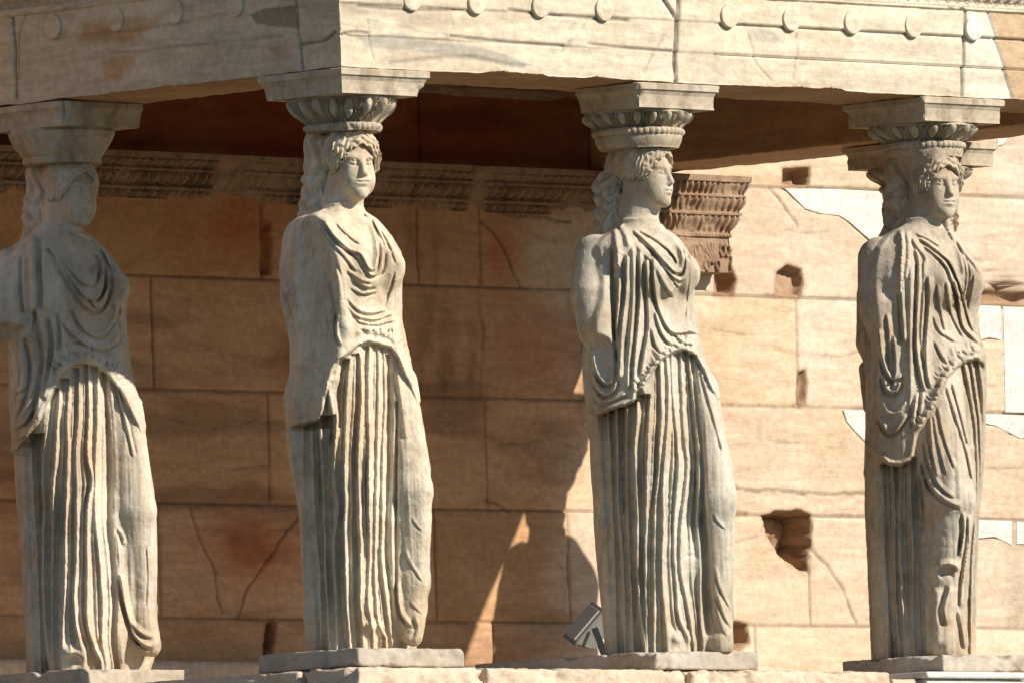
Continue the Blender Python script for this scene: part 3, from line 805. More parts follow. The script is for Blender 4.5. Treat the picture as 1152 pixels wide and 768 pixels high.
def head_fields(fd, hd, o, beta, sc_, wear, seed, tilt=0.0, band=1.0, facew=1.0):
    """face (into fd) and hair (into hd); o = head origin in figure frame"""
    cb, sb = math.cos(beta), math.sin(beta)
    def loc(X, Y, Zz):
        dx, dy, dz = (X-o[0])/sc_, (Y-o[1])/sc_, (Zz-o[2])/sc_
        hx = dx*cb+dy*sb; hy = dx*sb-dy*cb
        ct, st_ = math.cos(tilt), math.sin(tilt)
        return hx/facew, hy*ct+dz*st_+0*hx, dz*ct-hy*st_+0*hx
    R = .26*sc_
    lo = np.array(o)-R; hi = np.array(o)+R
    def face(X, Y, Zz):
        x, y, z = loc(X, Y, Zz); ax = np.abs(x); dt = float
        f = ellipsoid(x, y, z, (0, -.015, .055), (.083, .100, .105))
        f = smin(f, ellipsoid(x, y, z, (0, .030, -.010), (.070, .068, .110)), .02)
        f = smin(f, ellipsoid(ax, y, z, (.030, .045, -.045), (.036, .045, .055)), .03)          # cheeks, jaw
        f = smin(f, ellipsoid(x, y, z, (0, .078, -.100), (.026, .024, .024)), .022)              # chin
        f = smin(f, ellipsoid(x, y, z, (0, .062, -.058), (.030, .036, .035)), .02)               # mouth bulge
        f = smin(f, ellipsoid(ax, y, z, (.030, .070, .046), (.030, .020, .012)), .016)            # brow
        f = smax(f, -ellipsoid(ax, y, z, (.032, .108, .021), (.0235, .029, .0165)), .006)           # sockets
        f = smin(f, ellipsoid(ax, y, z, (.031, .074, .021), (.0185, .0175, .0105)), .003)         # eyeballs
        lid = np.sqrt((ax-.031)**2*.35+((z-.021)-.010*(1-((ax-.031)/.021)**2))**2+(y-.0895)**2)-.0032
        f = smin(f, lid+np.where(np.abs(ax-.031) > .021, .004, 0), .003)
        lid2 = np.sqrt((ax-.031)**2*.35+((z-.021)+.0085*(1-((ax-.031)/.021)**2))**2+(y-.0875)**2)-.0026
        f = smin(f, lid2+np.where(np.abs(ax-.031) > .021, .004, 0), .003)
        f = smin(f, capsule(x, y, z, (0, .083, .048), (0, .112, -.020), .0105, .0125), .010)       # nose
        f = smin(f, ellipsoid(ax, y, z, (.010, .100, -.026), (.0085, .011, .008)), .006)
        f = smin(f, ellipsoid(ax, y, z, (.007, .0985, -.050+0.0), (.017, .008, .0065)), .004)      # lips
        f = smin(f, ellipsoid(x, y, z, (0, .0965, -.064), (.017, .009, .0070)), .004)
        f = smax(f, -capsule(ax, y, z, (0, .112, -.0568), (.022, .098, -.0568), .0042, .002), .004)
        f = smax(f, -ellipsoid(x, y, z, (0, .108, -.079), (.02, .010, .006)), .008)
        P = np.stack(np.broadcast_arrays(x, y, z), -1)
        f = f + wear*.5*fbm(P, 16, 3, seed)
        return f*sc_
    fd.add(face, lo, hi, .012*sc_)
    def hair(X, Y, Zz):
        x, y, z = loc(X, Y, Zz)
        f = ellipsoid(x, y, z, (0, -.028, .075), (.106, .116, .106))
        f = smin(f, ellipsoid(x, y, z, (0, .010, .070), (.098, .092, .078)), .02)
        f = smin(f, ellipsoid(np.abs(x), y, z, (.076, -.002, .034), (.034, .050, .050)), .03)   # hair drawn over the ears
        opening = ellipsoid(x, y*0, z, (0, 0, -.020), (.074, 1, .114))
        opening = np.where(y > -.01, opening, .2+0*opening)
        f = smax(f, -opening*1.0, .012)
        # wavy locks combed back round the face
        ang = np.arctan2(x, z+.02)
        dface = ellipsoid(x, y*0, z, (0, 0, -.020), (.071, 1, .112))+np.clip(.04-y, 0, .2)*.9
        wv = np.sin(ang*16+y*50)*.0034
        ph = (dface+wv)*360
        front = sstep(.10, .06, dface)
        lock = (np.sin(ph)*.0034+np.sin(ang*30+y*90+ph*.5)*.0009)*band*(.35+.65*front)
        P = np.stack(np.broadcast_arrays(x, y, z), -1)
        nz = fbm(P, 24, 3, seed+4)*(.002+wear*.8)
        return (f-lock-nz)*sc_
    hd.add(hair, lo, hi, .004)

def build_figure(name, fig, rows, prims, strokes, regions, head, hair_caps, seed, ridge_base=.020, rho=.80, wear=.0022, pt=2.4, ps=3.2):
    px = fig.px
    rw = np.array([(fig.LZ(xl, y)[1], fig.LZ(xl, y)[0], fig.LZ(xr, y)[0], d, r_) for (y, xl, xr, d, r_) in rows])[::-1]
    lo = [min(rw[:, 1])-.09, -.46, -.02]; hi = [max(rw[:, 2])+.09, .42, rw[-1, 0]+.12]
    fd = Field(lo, hi, VOX)
    zz = fd.ax[2]
    def ip(k):
        v = np.interp(zz, rw[:, 0], rw[:, k]); n = max(1, int(.02/VOX)); ker = np.hanning(2*n+3)[1:-1]; ker /= ker.sum()
        return np.convolve(np.pad(v, n, 'edge'), ker, 'valid').astype(np.float32)
    xl, xr, dd, rh = ip(1), ip(2), ip(3), ip(4)
    cL = (xl+xr)/2; hL = (xr-xl)/2
    pe = (ps+(pt-ps)*sstep(1.02, 1.22, zz)).astype(np.float32); pd = pe/(pe-1)
    a = hL/((CT**pd+(rh*ST)**pd)**(1/pd)); b = rh*a
    X = fd.ax[0][:, None, None]; Y = fd.ax[1][None, :, None]
    u = (X-cL)*CT+(Y-dd)*ST; v = -(X-cL)*ST+(Y-dd)*CT
    q = ((np.abs(u)/a)**pe+(np.abs(v)/b)**pe)**(1/pe)
    fd.f = ((q-1)*(.5*(a+b))).astype(np.float32)
    fd.f = np.maximum(fd.f, (zz-rw[-1, 0])[None, None, :])
    theta = np.arctan2(v, u); del q
    for p in prims:
        kind = p[0]
        if kind == 'cap':
            _, (x0, y0, d0, r0), (x1, y1, d1, r1), k = p[:4]
            sq = p[4] if len(p) > 4 else (1, 1, 1)
            fd.cap(fig.P3(x0, y0, d0), fig.P3(x1, y1, d1), r0/px, r1/px, k, sq=sq)
        elif kind == 'stump':      # arm broken off across a flat face
            _, (x0, y0, d0, r0), (x1, y1, d1, r1), k, nrm = p
            a3, b3 = fig.P3(x0, y0, d0), fig.P3(x1, y1, d1); n = np.array(nrm, float); n /= np.linalg.norm(n); m = max(r0, r1)/px
            fd.add(lambda XX, YY, ZZ: smax(capsule(XX, YY, ZZ, a3, b3, r0/px, r1/px), (XX-b3[0])*n[0]+(YY-b3[1])*n[1]+(ZZ-b3[2])*n[2]+.010*fbm(np.stack(np.broadcast_arrays(XX, YY, ZZ), -1), 16, 3, seed), .006), np.minimum(a3, b3)-m, np.maximum(a3, b3)+m, k)
        elif kind == 'ell':
            _, (x0, y0, d0), (rx, rd, rz), k = p
            fd.ell(fig.P3(x0, y0, d0), (rx/px, rd/px, rz/px), k)
        elif kind == 'cut':
            _, (x0, y0, d0), nrm, lim = p     # plane cut inside a small box (broken stump)
            c = fig.P3(x0, y0, d0); n = np.array(nrm, float); n /= np.linalg.norm(n)
            sl, XX, YY, ZZ = fd.box(c-np.array(lim), c+np.array(lim))
            pl = (XX-c[0])*n[0]+(YY-c[1])*n[1]+(ZZ-c[2])*n[2]
            fd.f[sl] = smax(fd.f[sl], pl+.02*fbm(np.stack(np.broadcast_arrays(XX, YY, ZZ), -1), 5, 3, seed)+0*fd.f[sl], .02)
    # carve the cloth
    R = Relief(fd.ax[0], np.arange(lo[2]-.06, hi[2]+.06, VOX).astype(np.float32))
    for (P, h, soft, rim, rimw) in regions: R.region(P, h, soft, rim, rimw)
    flutes = [s_ for s_ in strokes if isinstance(s_[0], str)]
    for i, s_ in enumerate(strokes):
        if isinstance(s_[0], str): continue
        P, w, h = s_[:3]; kw = dict(s_[3]) if len(s_) > 3 else {}
        R.stroke(P, w, h, seed=seed*50+i, **kw)
    # hanging pleats: narrow arrises with scooped valleys between them
    Z_ = R.z; xs = []; hwid = []; drop = []; act = []
    for i, (_, P, w_, h_) in enumerate(flutes):
        Q = smooth_line(P, 6); Q = Q[np.argsort(Q[:, 1])]
        q = np.stack([Z_*0+i*2.3, Z_, Z_*0+seed], -1)
        xs.append(np.interp(Z_, Q[:, 1], Q[:, 0])+.0036*noise(q, 3.0, i)+.0014*noise(q, 15, i+3)+.0008*noise(q, 70, i+5))
        hwid.append(w_*.55*(1+.7*noise(q, 6, i+7))); drop.append(np.clip(.005+.010*noise(q, 4, i+9)+.005*noise(q, 17, i+11), 0, .02)+h_)
        act.append(Q[-1, 1])
    xs = np.array(xs); hwid = np.array(hwid); drop = np.array(drop); act = np.array(act)
    Fl = np.zeros_like(R.h)
    for r in range(len(Z_)):
        ok = act > Z_[r]-.02
        if ok.sum() < 2: continue
        o_ = np.argsort(xs[ok, r]); x = xs[ok, r][o_]; hw_ = hwid[ok, r][o_]; ids = np.where(ok)[0][o_]
        dr = drop[ok, r][o_]+.028*sstep(act[ids]-.07, act[ids]+.02, Z_[r])*(act[ids] < act.max()-.06)
        k = np.clip(np.searchsorted(x, R.l)-1, 0, len(x)-2)
        a_, b_ = x[k]+hw_[k], x[k+1]-hw_[k+1]
        gap = np.maximum(b_-a_, 1e-4); t = np.clip((R.l-a_)/gap, 0, 1)
        dep = sstep(.10, .06, gap)*np.minimum(.050, .95*gap)*(.85+.35*noise(np.stack([ids[k]*3.7, k*0+Z_[r]*3, k*0+seed], -1), 1.0, 5))
        tt = t**1.15
        h = -dep*((4*tt*(1-tt))**.72 - .48*np.exp(-np.abs((t-.52-.1*np.sin(ids[k]*2.1))/.11)**1.4)*sstep(.028, .036, gap)) - (dr[k]*(1-t)+dr[k+1]*t)
        h = h*sstep(.11, .07, gap)
        inside = sstep(x[0]-.012, x[0], R.l)*sstep(x[-1]+.012, x[-1], R.l)
        Fl[:, r] = h*inside
    hp = regions[0][0]
    Fl *= sstep(-.012, .006, sd_poly(R.U, R.V, hp))
    R.h += Fl
    UU, VV2 = R.U, R.V
    skirt = sstep(1.16, 1.02, VV2)
    R.h += ((.0035*skirt+.001)*fbm(np.stack([UU*55, VV2*2.6, UU*0+seed], -1), 1.0, 3, seed+40)).astype(np.float32)
    H = R.get()
    zsh = fig.cD*fd.ax[1]
    lat = np.abs(fd.ax[0][:, None]-cL[None, :])/hL[None, :]
    LW = (.16+.84*sstep(.99, .80, lat)).astype(np.float32); sgn_l = fd.ax[0][:, None] > cL[None, :]; LN = np.where(sgn_l, sstep(.99, .84, lat), sstep(.99, .58, lat)).astype(np.float32)
    wgt = sstep(.09, -.02, fd.ax[1])
    for j in range(fd.n[1]):
        if wgt[j] <= 0: continue
        k = int(round((-fig.cD*fd.ax[1][j]*-1)/VOX)) if False else int(round((-zsh[j]*-1)/VOX))
        i0 = int(round((fd.lo[2]-R.z[0])/VOX)) - k
        Hj = H[:, i0:i0+fd.n[2]]
        fd.f[:, j, :] -= wgt[j]*(np.maximum(Hj, 0)*LW+np.minimum(Hj, 0)*LN)
    # folds round the back and the far side
    bw = sstep(.03, .14, fd.ax[1])[None, :, None]
    zb = sstep(.02, .10, zz)*sstep(1.18, .95, zz)
    fl = np.abs(np.sin(theta*10+.6*np.sin(zz*3+seed)))**.7
    fd.f += (bw*zb*(.022*(1-fl)-.004)).astype(np.float32)
    zt_ = sstep(.95, 1.15, zz)
    fd.f += (bw*zt_*.010*(1-np.abs(np.sin(theta*5+zz*4)))).astype(np.float32)
    for p in hair_caps:
        (x0, y0, d0, r0), (x1, y1, d1, r1), k = p[:3]
        fd.cap(fig.P3(x0, y0, d0), fig.P3(x1, y1, d1), r0/px*.78, r1/px*.78, k)
    for (x0, y0, d0, r0), (x1, y1, d1, r1), k in head['neck']:
        fd.cap(fig.P3(x0, y0, d0), fig.P3(x1, y1, d1), r0/px, r1/px, k)
    fd.f = np.maximum(fd.f, -(zz+.004)[None, None, :]).astype(np.float32)
    Vb, Fb = surface_nets(fd.f, fd.lo, VOX)
    # head block, finer
    o = fig.P3(head['x'], head['y'], head['D'])
    Rr = .25*head['s']
    hlo = o-np.array([Rr, Rr, .20*head['s']]); hhi = o+np.array([Rr, Rr, .22*head['s']])
    hl2 = hlo.copy(); hl2[2] = min([hlo[2]]+[fig.P3(*p[1][:3])[2]-.09 for p in hair_caps])
    hl2[0] = min([hlo[0]]+[fig.P3(*p[1][:3])[0]-.10 for p in hair_caps]); hh2 = hhi.copy(); hh2[1] = max(hhi[1], .22)
    f1 = Field(hlo, hhi, HVOX); f2 = Field(hl2, hh2, HVOX)
    head_fields(f1, f2, o, math.radians(head['b']), head['s'], head['wear'], seed, math.radians(head.get('tilt', 0)), head.get('band', 1), head.get('fw', 1))
    for (x0, y0, d0, r0), (x1, y1, d1, r1), k in head['neck']:
        f1.cap(fig.P3(x0, y0, d0), fig.P3(x1, y1, d1), r0/px, r1/px, k)
    for p in hair_caps:
        (x0, y0, d0, r0), (x1, y1, d1, r1), k = p[:3]
        f2.cap(fig.P3(x0, y0, d0), fig.P3(x1, y1, d1), r0/px, r1/px, .03)
    ztop = head['top']
    for ff in (f1, f2): ff.f = np.maximum(ff.f, (ff.ax[2]-ztop)[None, None, :]).astype(np.float32)
    hz = f2.ax[2]
    V1, F1 = surface_nets(np.maximum(f1.f, 0*f1.f-9), f1.lo, HVOX)
    V2, F2 = surface_nets(f2.f, f2.lo, HVOX)
    out = []
    for (V, F, amp, tag_) in ((Vb, Fb, wear, 'b'), (V1, F1, wear*.35, 'f'), (V2, F2, wear*.8, 'h')):
        Nn = vnormals(V, F)
        V = V + Nn*(amp*(fbm(V, 14, 4, seed+2)+.6*fbm(V, 45, 3, seed+6)))[:, None]
        if tag_ == 'h':   # heavy plaits behind the neck
            back = sstep(-.02, .05, V[:, 1]-o[1]) if False else sstep(.02, .07, np.hypot(V[:, 0]-o[0], V[:, 1]-o[1]))
            bx, by = math.sin(math.radians(head['b'])), -math.cos(math.radians(head['b']))
            fw_ = (V[:, 0]-o[0])*bx+(V[:, 1]-o[1])*by
            m = back*sstep(.035, -.02, fw_)
            aa = np.arctan2(V[:, 0]-o[0]+.12*bx, -(V[:, 1]-o[1]+.12*by))
            lk = (.0050*np.sin(aa*15+1.8*np.sin(V[:, 2]*40+aa*2))+.014*(np.abs(np.sin(V[:, 2]*50+2.5*noise(V, 8, seed)+np.abs(np.sin(aa*4))*2.0))-.5)*sstep(o[2]+.05, o[2]-.05, V[:, 2]))*m*head.get('plait', 1)
            lk = lk+.010*fbm(V, 11, 3, seed+33)*m
            V = V+Nn*lk[:, None]
        if tag_ != 'f':
            rough = fbm(V, 22, 4, seed+90)
            V = V+Nn*((.0035 if tag_ == 'h' else .0012)*rough*(wear/.0022))[:, None]
        W = fig.o + V[:, :1]*fig.eL + V[:, 1:2]*fig.eD + V[:, 2:3]*np.array([0, 0, 1])
        out.append((W-fig.o, F))
    return out

def lathe_capital(rad, seed, wear, eggs=18, ruined=0.0, smooth_=False, pillow=True):
    """rad: (z_bowl_bottom, z_bead, z_top, r_bottom, r_bowl, r_bead, r_top); returns local mesh round the z axis"""
    z0, z1, z2, r0, r1, rb, r2 = rad
    T = []
    def add(za_, zb_, ra, rb_, kind, n):
        for t in np.linspace(0, 1, n): T.append((za_+(zb_-za_)*t, ra, rb_, kind, t))
    add(z0-.002, z0, .02, r0, 'flat', 8); add(z0, z1-.016, r0, r1, 'bowl', 16); add(z1-.016, z1+.016, rb, rb, 'bead', 9); add(z1+.017, z2-.01, rb-.012, r2, 'egg', 40); add(z2-.01, z2+.02, r2+.004, r2-.01, 'flat', 6)
    na = 420; A = np.linspace(0, 2*np.pi, na, endpoint=False)
    R = np.zeros((na, len(T))); Zc = np.zeros((na, len(T)))
    for k, (z, ra, rb_, kind, t) in enumerate(T):
        Zc[:, k] = z
        if kind == 'bowl': R[:, k] = ra+(rb_-ra)*math.sin(t*math.pi/2)
        elif kind == 'bead':
            R[:, k] = ra-.012 if smooth_ else ra-.005+ .010*math.sqrt(max(0, 1-(2*t-1)**2))+(.0 if smooth_ else 1)*.006*relief('bead', A*ra, t, .026)
        elif kind == 'egg':
            base = ra+(rb_-ra)*(1-(1-t)**1.3)
            R[:, k] = base+(0 if smooth_ else 1)*(.036)*relief('egg', A/(2*np.pi)*eggs, t, 1.0)+.004
        else: R[:, k] = ra+(rb_-ra)*t
    P = np.stack([R*np.cos(A)[:, None], R*np.sin(A)[:, None], Zc], -1)
    n1 = fbm(P, 6, 4, seed); n2 = fbm(P, 24, 4, seed+3)
    R = R-wear*np.clip(n1*1.5+.35, 0, 1.3)+n2*.0035
    if ruined: R = R-ruined*np.clip(n1*2.2+.1, 0, 1)*.04
    P = np.stack([R*np.cos(A)[:, None], R*np.sin(A)[:, None], Zc+.006*n1*min(1, wear*60)], -1)
    return P.reshape(-1, 3), grid_faces(na, len(T), True)

def abacus_mesh(hw, z0, z1, seed, wear, cut=0.0, cutx=0.0):
    prof_ = [(-.02, z0), (.0, z0+.001), (.0, z0+.012), (.002, z0+.03), (.006, z0+.055), (.014, z0+(z1-z0)*.66), (.020, z0+(z1-z0)*.72), (.024, z0+(z1-z0)*.73), (.025, z1-.004), (.02, z1-.0005)]
    pr = []
    for (p, z), (p2, z2) in zip(prof_[:-1], prof_[1:]):
        n = max(1, int(abs(z2-z)/.006)+int(abs(p2-p)/.01))
        for t in np.linspace(0, 1, n, endpoint=False): pr.append((p+(p2-p)*t, z+(z2-z)*t))
    pr.append(prof_[-1]); pr = np.array(pr)
    c = [(-1, -1), (1, -1), (1, 1), (-1, 1)]; XY = []
    for i in range(4):
        a, b = np.array(c[i], float), np.array(c[(i+1) % 4], float)
        for t in np.linspace(0, 1, 46, endpoint=False): XY.append(a+(b-a)*t)
    XY = np.array(XY)
    P = np.concatenate([XY[:, None, :]*(hw+pr[None, :, 0, None]), np.broadcast_to(pr[None, :, 1, None], (len(XY), len(pr), 1))], 2)
    n1 = fbm(P, 8, 4, seed); n2 = fbm(P, 30, 3, seed+2)
    cor = np.exp(-(1-np.min(np.abs(XY), 1))/.06)[:, None]
    k = (n2*.0025-wear*(.004+.02*cor)*np.clip(n1*1.8+.2, 0, 1.2))
    P[..., :2] *= 1+(k/hw)[..., None]
    if cutx: P[..., 0] = np.minimum(P[..., 0], hw-cutx+.03*n1+.012*n2)
    if cut: P[..., 1] = np.minimum(P[..., 1], hw-cut+.03*n1+.012*n2)
    V = P.reshape(-1, 3); n = len(pr)
    F = grid_faces(len(XY), n, True)
    # bottom and top closing faces
    b0 = len(V); V = np.vstack([V, [[0, 0, z0]], [[0, 0, z1-.0005]]])
    ring = np.arange(len(XY)); nx = (ring+1) % len(XY)
    bot = np.stack([nx*n, ring*n, np.full(len(XY), b0), np.full(len(XY), b0)], 1); top = np.stack([ring*n+n-1, nx*n+n-1, np.full(len(XY), b0+1), np.full(len(XY), b0+1)], 1)
    return V, F, np.vstack([bot, top])[:, :3]

def mixed_mesh(name, V, Fq, Ft, mat, parent):
    me = bpy.data.meshes.new(name)
    me.from_pydata(V.tolist(), [], Fq.tolist()+Ft.tolist()); me.update()
    me.polygons.foreach_set('use_smooth', np.zeros(len(me.polygons), bool))
    me.materials.append(mat); o = bpy.data.objects.new(name, me); C.objects.link(o); o.parent = parent
    return o

GROUP = 'marble women carrying the porch roof'
def assemble(label, fig, mat, meshes, capdef, seed, capwear, ruined=0, smooth_=False, abw=.231, abmat=None, ablab=None, eggs=18, abcut=0.0, abcutx=0.0):
    root = empty('caryatid_statue', fig.o); tag(root, label, 'statue', GROUP)
    (Vb, Fb), (V1, F1), (V2, F2) = meshes
    V = np.concatenate([Vb, V1]); F = np.concatenate([Fb, F1+len(Vb)])
    make_mesh('figure', V, F, mat, root)
    make_mesh('hair', V2, F2, mat, root)
    x0, ybot, ybead, ytop, rbot, rbowl, rbead, rtop = capdef
    c = fig.LZ(x0, ybead); zb_, z1_, z2_ = [fig.LZ(x0, y)[1] for y in (ybot, ybead, ytop)]
    px = fig.px
    z2_ = HB
    Vc, Fc = lathe_capital((zb_, z1_, z2_-.001, rbot/px, rbowl/px, rbead/px, rtop/px), seed, capwear, ruined=ruined, smooth_=smooth_, eggs=eggs)
    off = c[0]*fig.eL; Vc = Vc+off
    cp = make_mesh('capital', Vc, Fc, MAT_CAP, root)
    Va, Fa, Ft = abacus_mesh(abw, HB, zt-.002, seed+4, capwear/.006, abcut, abcutx)
    ab = mixed_mesh('abacus', Va, Fa, Ft, abmat or MAT_CAP, root)
    if ablab: ab['label'] = ablab
    return root

# ------------------------------------------------------------------ the four statues in view
RW = dict(w=.019, h=.030)
def mk(fig, gain=1.0):
    def S(org, P, w=.010, h=.010, **kw):
        kw.setdefault('prof', 'f' if h < .021 and len(P) > 2 else 'g'); kw.setdefault('taper', .03)
        return (fig.pts(P, org, 3), w*(1.25 if kw['prof'] == 'f' else 1), h*gain*(1.2 if kw['prof'] == 'f' else 1), kw)
    def K(org, P, w=.0185, h=.030, **kw):      # skirt folds
        return ('K', fig.pts(P, org, 3), w*.30, max(0, (.030-h)*.6))
    def G(org, P, w=.006, h=-.012, **kw):
        kw.setdefault('prof', 'g'); kw.setdefault('taper', .02)
        return (fig.pts(P, org, 3), w, h, kw)
    def gather(org, P, n, ln=.05, w=.0065, h=.013, up=True):
        Q = smooth_line(fig.pts(P, org, 3), 8); seg = np.linalg.norm(np.diff(Q, axis=0), axis=1); cum = np.concatenate([[0], np.cumsum(seg)]); out = []
        rg = np.random.default_rng(n*7+len(P))
        for d in (np.arange(n)+.5+rg.uniform(-.3, .3, n))/n*cum[-1]:
            i = min(len(seg)-1, np.searchsorted(cum, d)-1); t = (d-cum[i])/seg[i]; p = Q[i]+(Q[i+1]-Q[i])*t
            tn = (Q[i+1]-Q[i])/seg[i]; nm = np.array([-tn[1], tn[0]]); nm = nm if nm[1] > 0 else -nm
            l = ln*rg.uniform(.5, 1.3); bend = rg.uniform(-.012, .012)
            out.append((np.array([p-nm*.010, p+nm*l*.5+tn*bend*.5, p+nm*l+tn*bend+np.array([0, l*.4])]), w*rg.uniform(.8, 1.3), h*rg.uniform(.6, 1.3), dict(prof='f', taper=.012)))
            out.append((np.array([p+tn*.012-nm*.012, p+tn*.012+nm*.014]), .005, -.012, dict(prof='g', taper=.006)))
        return out
    S.gather = gather
    return S, K, G

# ---- third statue of the front as the eye passes along: best kept, face turned far to the right
def fig_c():
    f = Figure(SP, 0); S, K, G = mk(f)
    A, B, D = (600, 90), (610, 310), (630, 512)
    rows = [(255, 696, 744, .0, .85), (261, 686, 752, 0, .75), (269, 673, 764, 0, .66), (281, 664, 773, 0, .62), (300, 668, 783, 0, .62), (323, 671, 782, 0, .62), (345, 668, 782, 0, .66),
            (370, 661, 787, 0, .70), (400, 655, 793, 0, .74), (440, 658, 805, 0, .71), (467, 660, 812, 0, .72), (500, 663, 819, 0, .72), (530, 664, 826, 0, .72), (562, 667, 829, 0, .73),
            (590, 668, 827, 0, .73), (622, 670, 826, 0, .85), (672, 675, 823, 0, .78), (712, 679, 825, 0, .78), (738, 681, 822, 0, .78)]
    prims = [('cap', (670, 288, -.10, 23), (665, 332, -.17, 22), .018), ('stump', (665, 332, -.17, 22), (673, 386, -.21, 19), .006, (-.30, -.55, -.78)),
             ('ell', (768, 308, -.045), (19, 19, 21), .03), ('ell', (738, 311, -.155), (19, 19, 21), .03),
             ('cap', (782, 440, -.05, 26), (802, 562, -.12, 26), .035), ('cap', (802, 562, -.12, 25), (806, 690, -.07, 18), .03), ('cap', (806, 690, -.08, 18), (812, 727, -.12, 13), .03)]
    st = []
    # hanging folds of the skirt, left to right
    for P, w, h in [([(195, 480), (200, 620), (205, 768), (215, 900), (225, 1200)], .014, .016),
                 ([(222, 470), (228, 620), (232, 768), (240, 950), (250, 1240)], .013, .018), ([(250, 460), (255, 620), (258, 768), (270, 950), (280, 1240)], .014, .018),
                 ([(285, 440), (285, 620), (288, 768), (292, 950), (302, 1240)], .015, .020),
                 ([(322, 420), (318, 500), (310, 600), (318, 768), (320, 900), (325, 1040), (332, 1150), (345, 1250)], .016, .032),
                 ([(368, 320), (366, 420), (357, 560), (350, 700), (348, 800), (348, 1000), (350, 1250)], .017, .033),
                 ([(397, 290), (402, 420), (397, 560), (388, 700), (380, 800), (378, 950), (376, 1250)], .015, .028),
                 ([(418, 280), (425, 380), (420, 520), (405, 700), (405, 850), (402, 1000), (410, 1120), (420, 1250)], .015, .030),
                 ([(435, 270), (440, 380), (452, 520), (460, 640), (448, 770), (444, 900), (450, 1030), (462, 1150), (490, 1220)], .017, .034),
                 ([(466, 262), (474, 400), (482, 560), (490, 640), (480, 740), (465, 860), (466, 1000), (490, 1110), (515, 1250)], .016, .034),
                 ([(490, 268), (505, 380), (520, 500), (528, 620), (525, 768), (520, 830), (530, 960), (530, 1100), (540, 1250)], .016, .028),
                 ([(508, 282), (528, 400), (542, 520), (550, 640), (553, 768), (560, 900), (575, 1080), (600, 1190), (640, 1236)], .013, .022)]:
        st.append(K(B, P, w, h))
    st += [S(B, [(530, 310), (570, 450), (610, 600)], .010, .006), S(D, [(515, 195), (530, 225), (560, 255)], .006, .005), S(D, [(520, 370), (540, 450), (580, 530)], .006, .007),
           S(D, [(530, 470), (555, 545), (585, 590)], .008, .008), S(D, [(585, 160), (580, 240), (578, 320)], .006, .005)]
    # broken toes and crumpled hem
    st += [S(D, [(375, 600), (410, 640)], .02, .02), S(D, [(420, 580), (450, 645)], .016, .018)]
    # chest
    for P, w, h in [([(330, 505), (390, 560), (440, 615), (475, 650), (497, 648), (503, 600), (485, 540), (450, 490)], .008, .014), ([(345, 530), (410, 590), (455, 650), (488, 680), (512, 660), (515, 600), (500, 540)], .007, .010),
                    ([(340, 560), (400, 620), (440, 690), (475, 740)], .008, .008), ([(425, 485), (470, 510), (515, 570), (545, 620)], .010, .014), ([(440, 485), (490, 540), (525, 600)], .007, .010),
                    ([(345, 505), (420, 545), (470, 590), (487, 630)], .006, .010)]:
        st.append(S(A, P, w, h))
    # plaits over the shoulder
    st += [S(A, [(280, 480), (295, 500), (312, 530), (322, 575)], .013, .024), S(A, [(268, 485), (278, 530), (284, 590), (285, 650)], .014, .024)]
    for i in range(5): st.append(G(A, [(268+i*3, 500+i*30), (294+i*3, 510+i*30)], .004, -.006))
    # long folds under the plaits and over the belt
    for P, w, h in [([(258, 0), (256, 100), (250, 200), (262, 300)], .011, .018), ([(285, -70), (282, 60), (270, 160), (262, 270), (258, 360)], .011, .020), ([(305, -100), (308, 40), (302, 160), (292, 280), (288, 390)], .012, .024),
                    ([(328, -90), (330, 60), (322, 180), (310, 300), (305, 400)], .011, .020), ([(350, -60), (355, 80), (358, 180), (345, 260), (330, 350)], .011, .018), ([(372, -60), (380, 60), (402, 140), (440, 195), (500, 190), (540, 200)], .009, .017),
                    ([(378, 120), (400, 190), (430, 230), (470, 240)], .009, .014), ([(365, 170), (380, 230), (395, 260)], .010, .016), ([(505, -40), (495, 60), (485, 160)], .006, .006), ([(520, 40), (528, 120), (538, 200)], .008, .008),
                    ([(440, 190), (475, 225), (520, 235)], .008, .012), ([(430, 0), (450, 30), (465, 45)], .006, .007)]:
        st.append(S(B, P, w, h))
    st += [G(B, [(236, -90), (234, 60), (238, 170), (245, 230)], .008, -.022)]
    # belt roll and side swags
    st += [S(B, [(318, 395), (340, 360), (372, 312), (400, 275), (435, 252), (478, 240), (520, 262), (548, 310), (570, 360), (590, 408)], .013, .022, wob=.005)]
    for x, y in [(345, 350), (375, 300), (400, 268), (430, 250), (510, 250), (540, 290), (560, 340)]: st.append(S(B, [(x-6, y-28), (x+4, y+10)], .007, .012))
    st += S.gather(B, [(318, 395), (340, 360), (372, 312), (400, 275), (435, 252), (478, 240), (520, 262), (548, 310), (570, 360)], 15)
    for P, w, h in [([(158, 235), (180, 320), (205, 362), (228, 368), (240, 340)], .009, .018), ([(160, 290), (180, 370), (210, 405), (240, 390), (250, 350)], .009, .018), ([(165, 370), (190, 425), (235, 425), (290, 395)], .009, .012),
                    ([(165, 472), (195, 462), (240, 446), (305, 424), (312, 395)], .008, .014), ([(335, 355), (340, 395), (355, 405)], .012, .014)]:
        st.append(S(B, P, w, h))
    hem = [(40, -250), (60, 300), (120, 482), (200, 470), (240, 452), (308, 430), (316, 398), (338, 385), (372, 325), (400, 290), (436, 266), (478, 252), (518, 272), (545, 320), (566, 372), (592, 420), (640, 400), (560, 100), (560, -250), (500, -330), (250, -330)]
    regs = [(f.pts(hem, B, 3), .026, .004, .010, .010)]
    head = dict(x=729, y=201, D=-.035, b=58, s=1.03, wear=.0015, neck=[((716, 268, .0, 24), (719, 232, -.01, 20), .03), ((719, 240, -.01, 20), (722, 212, -.01, 22), .03)], top=f.LZ(700, 160)[1], plait=1.2, fw=.98)
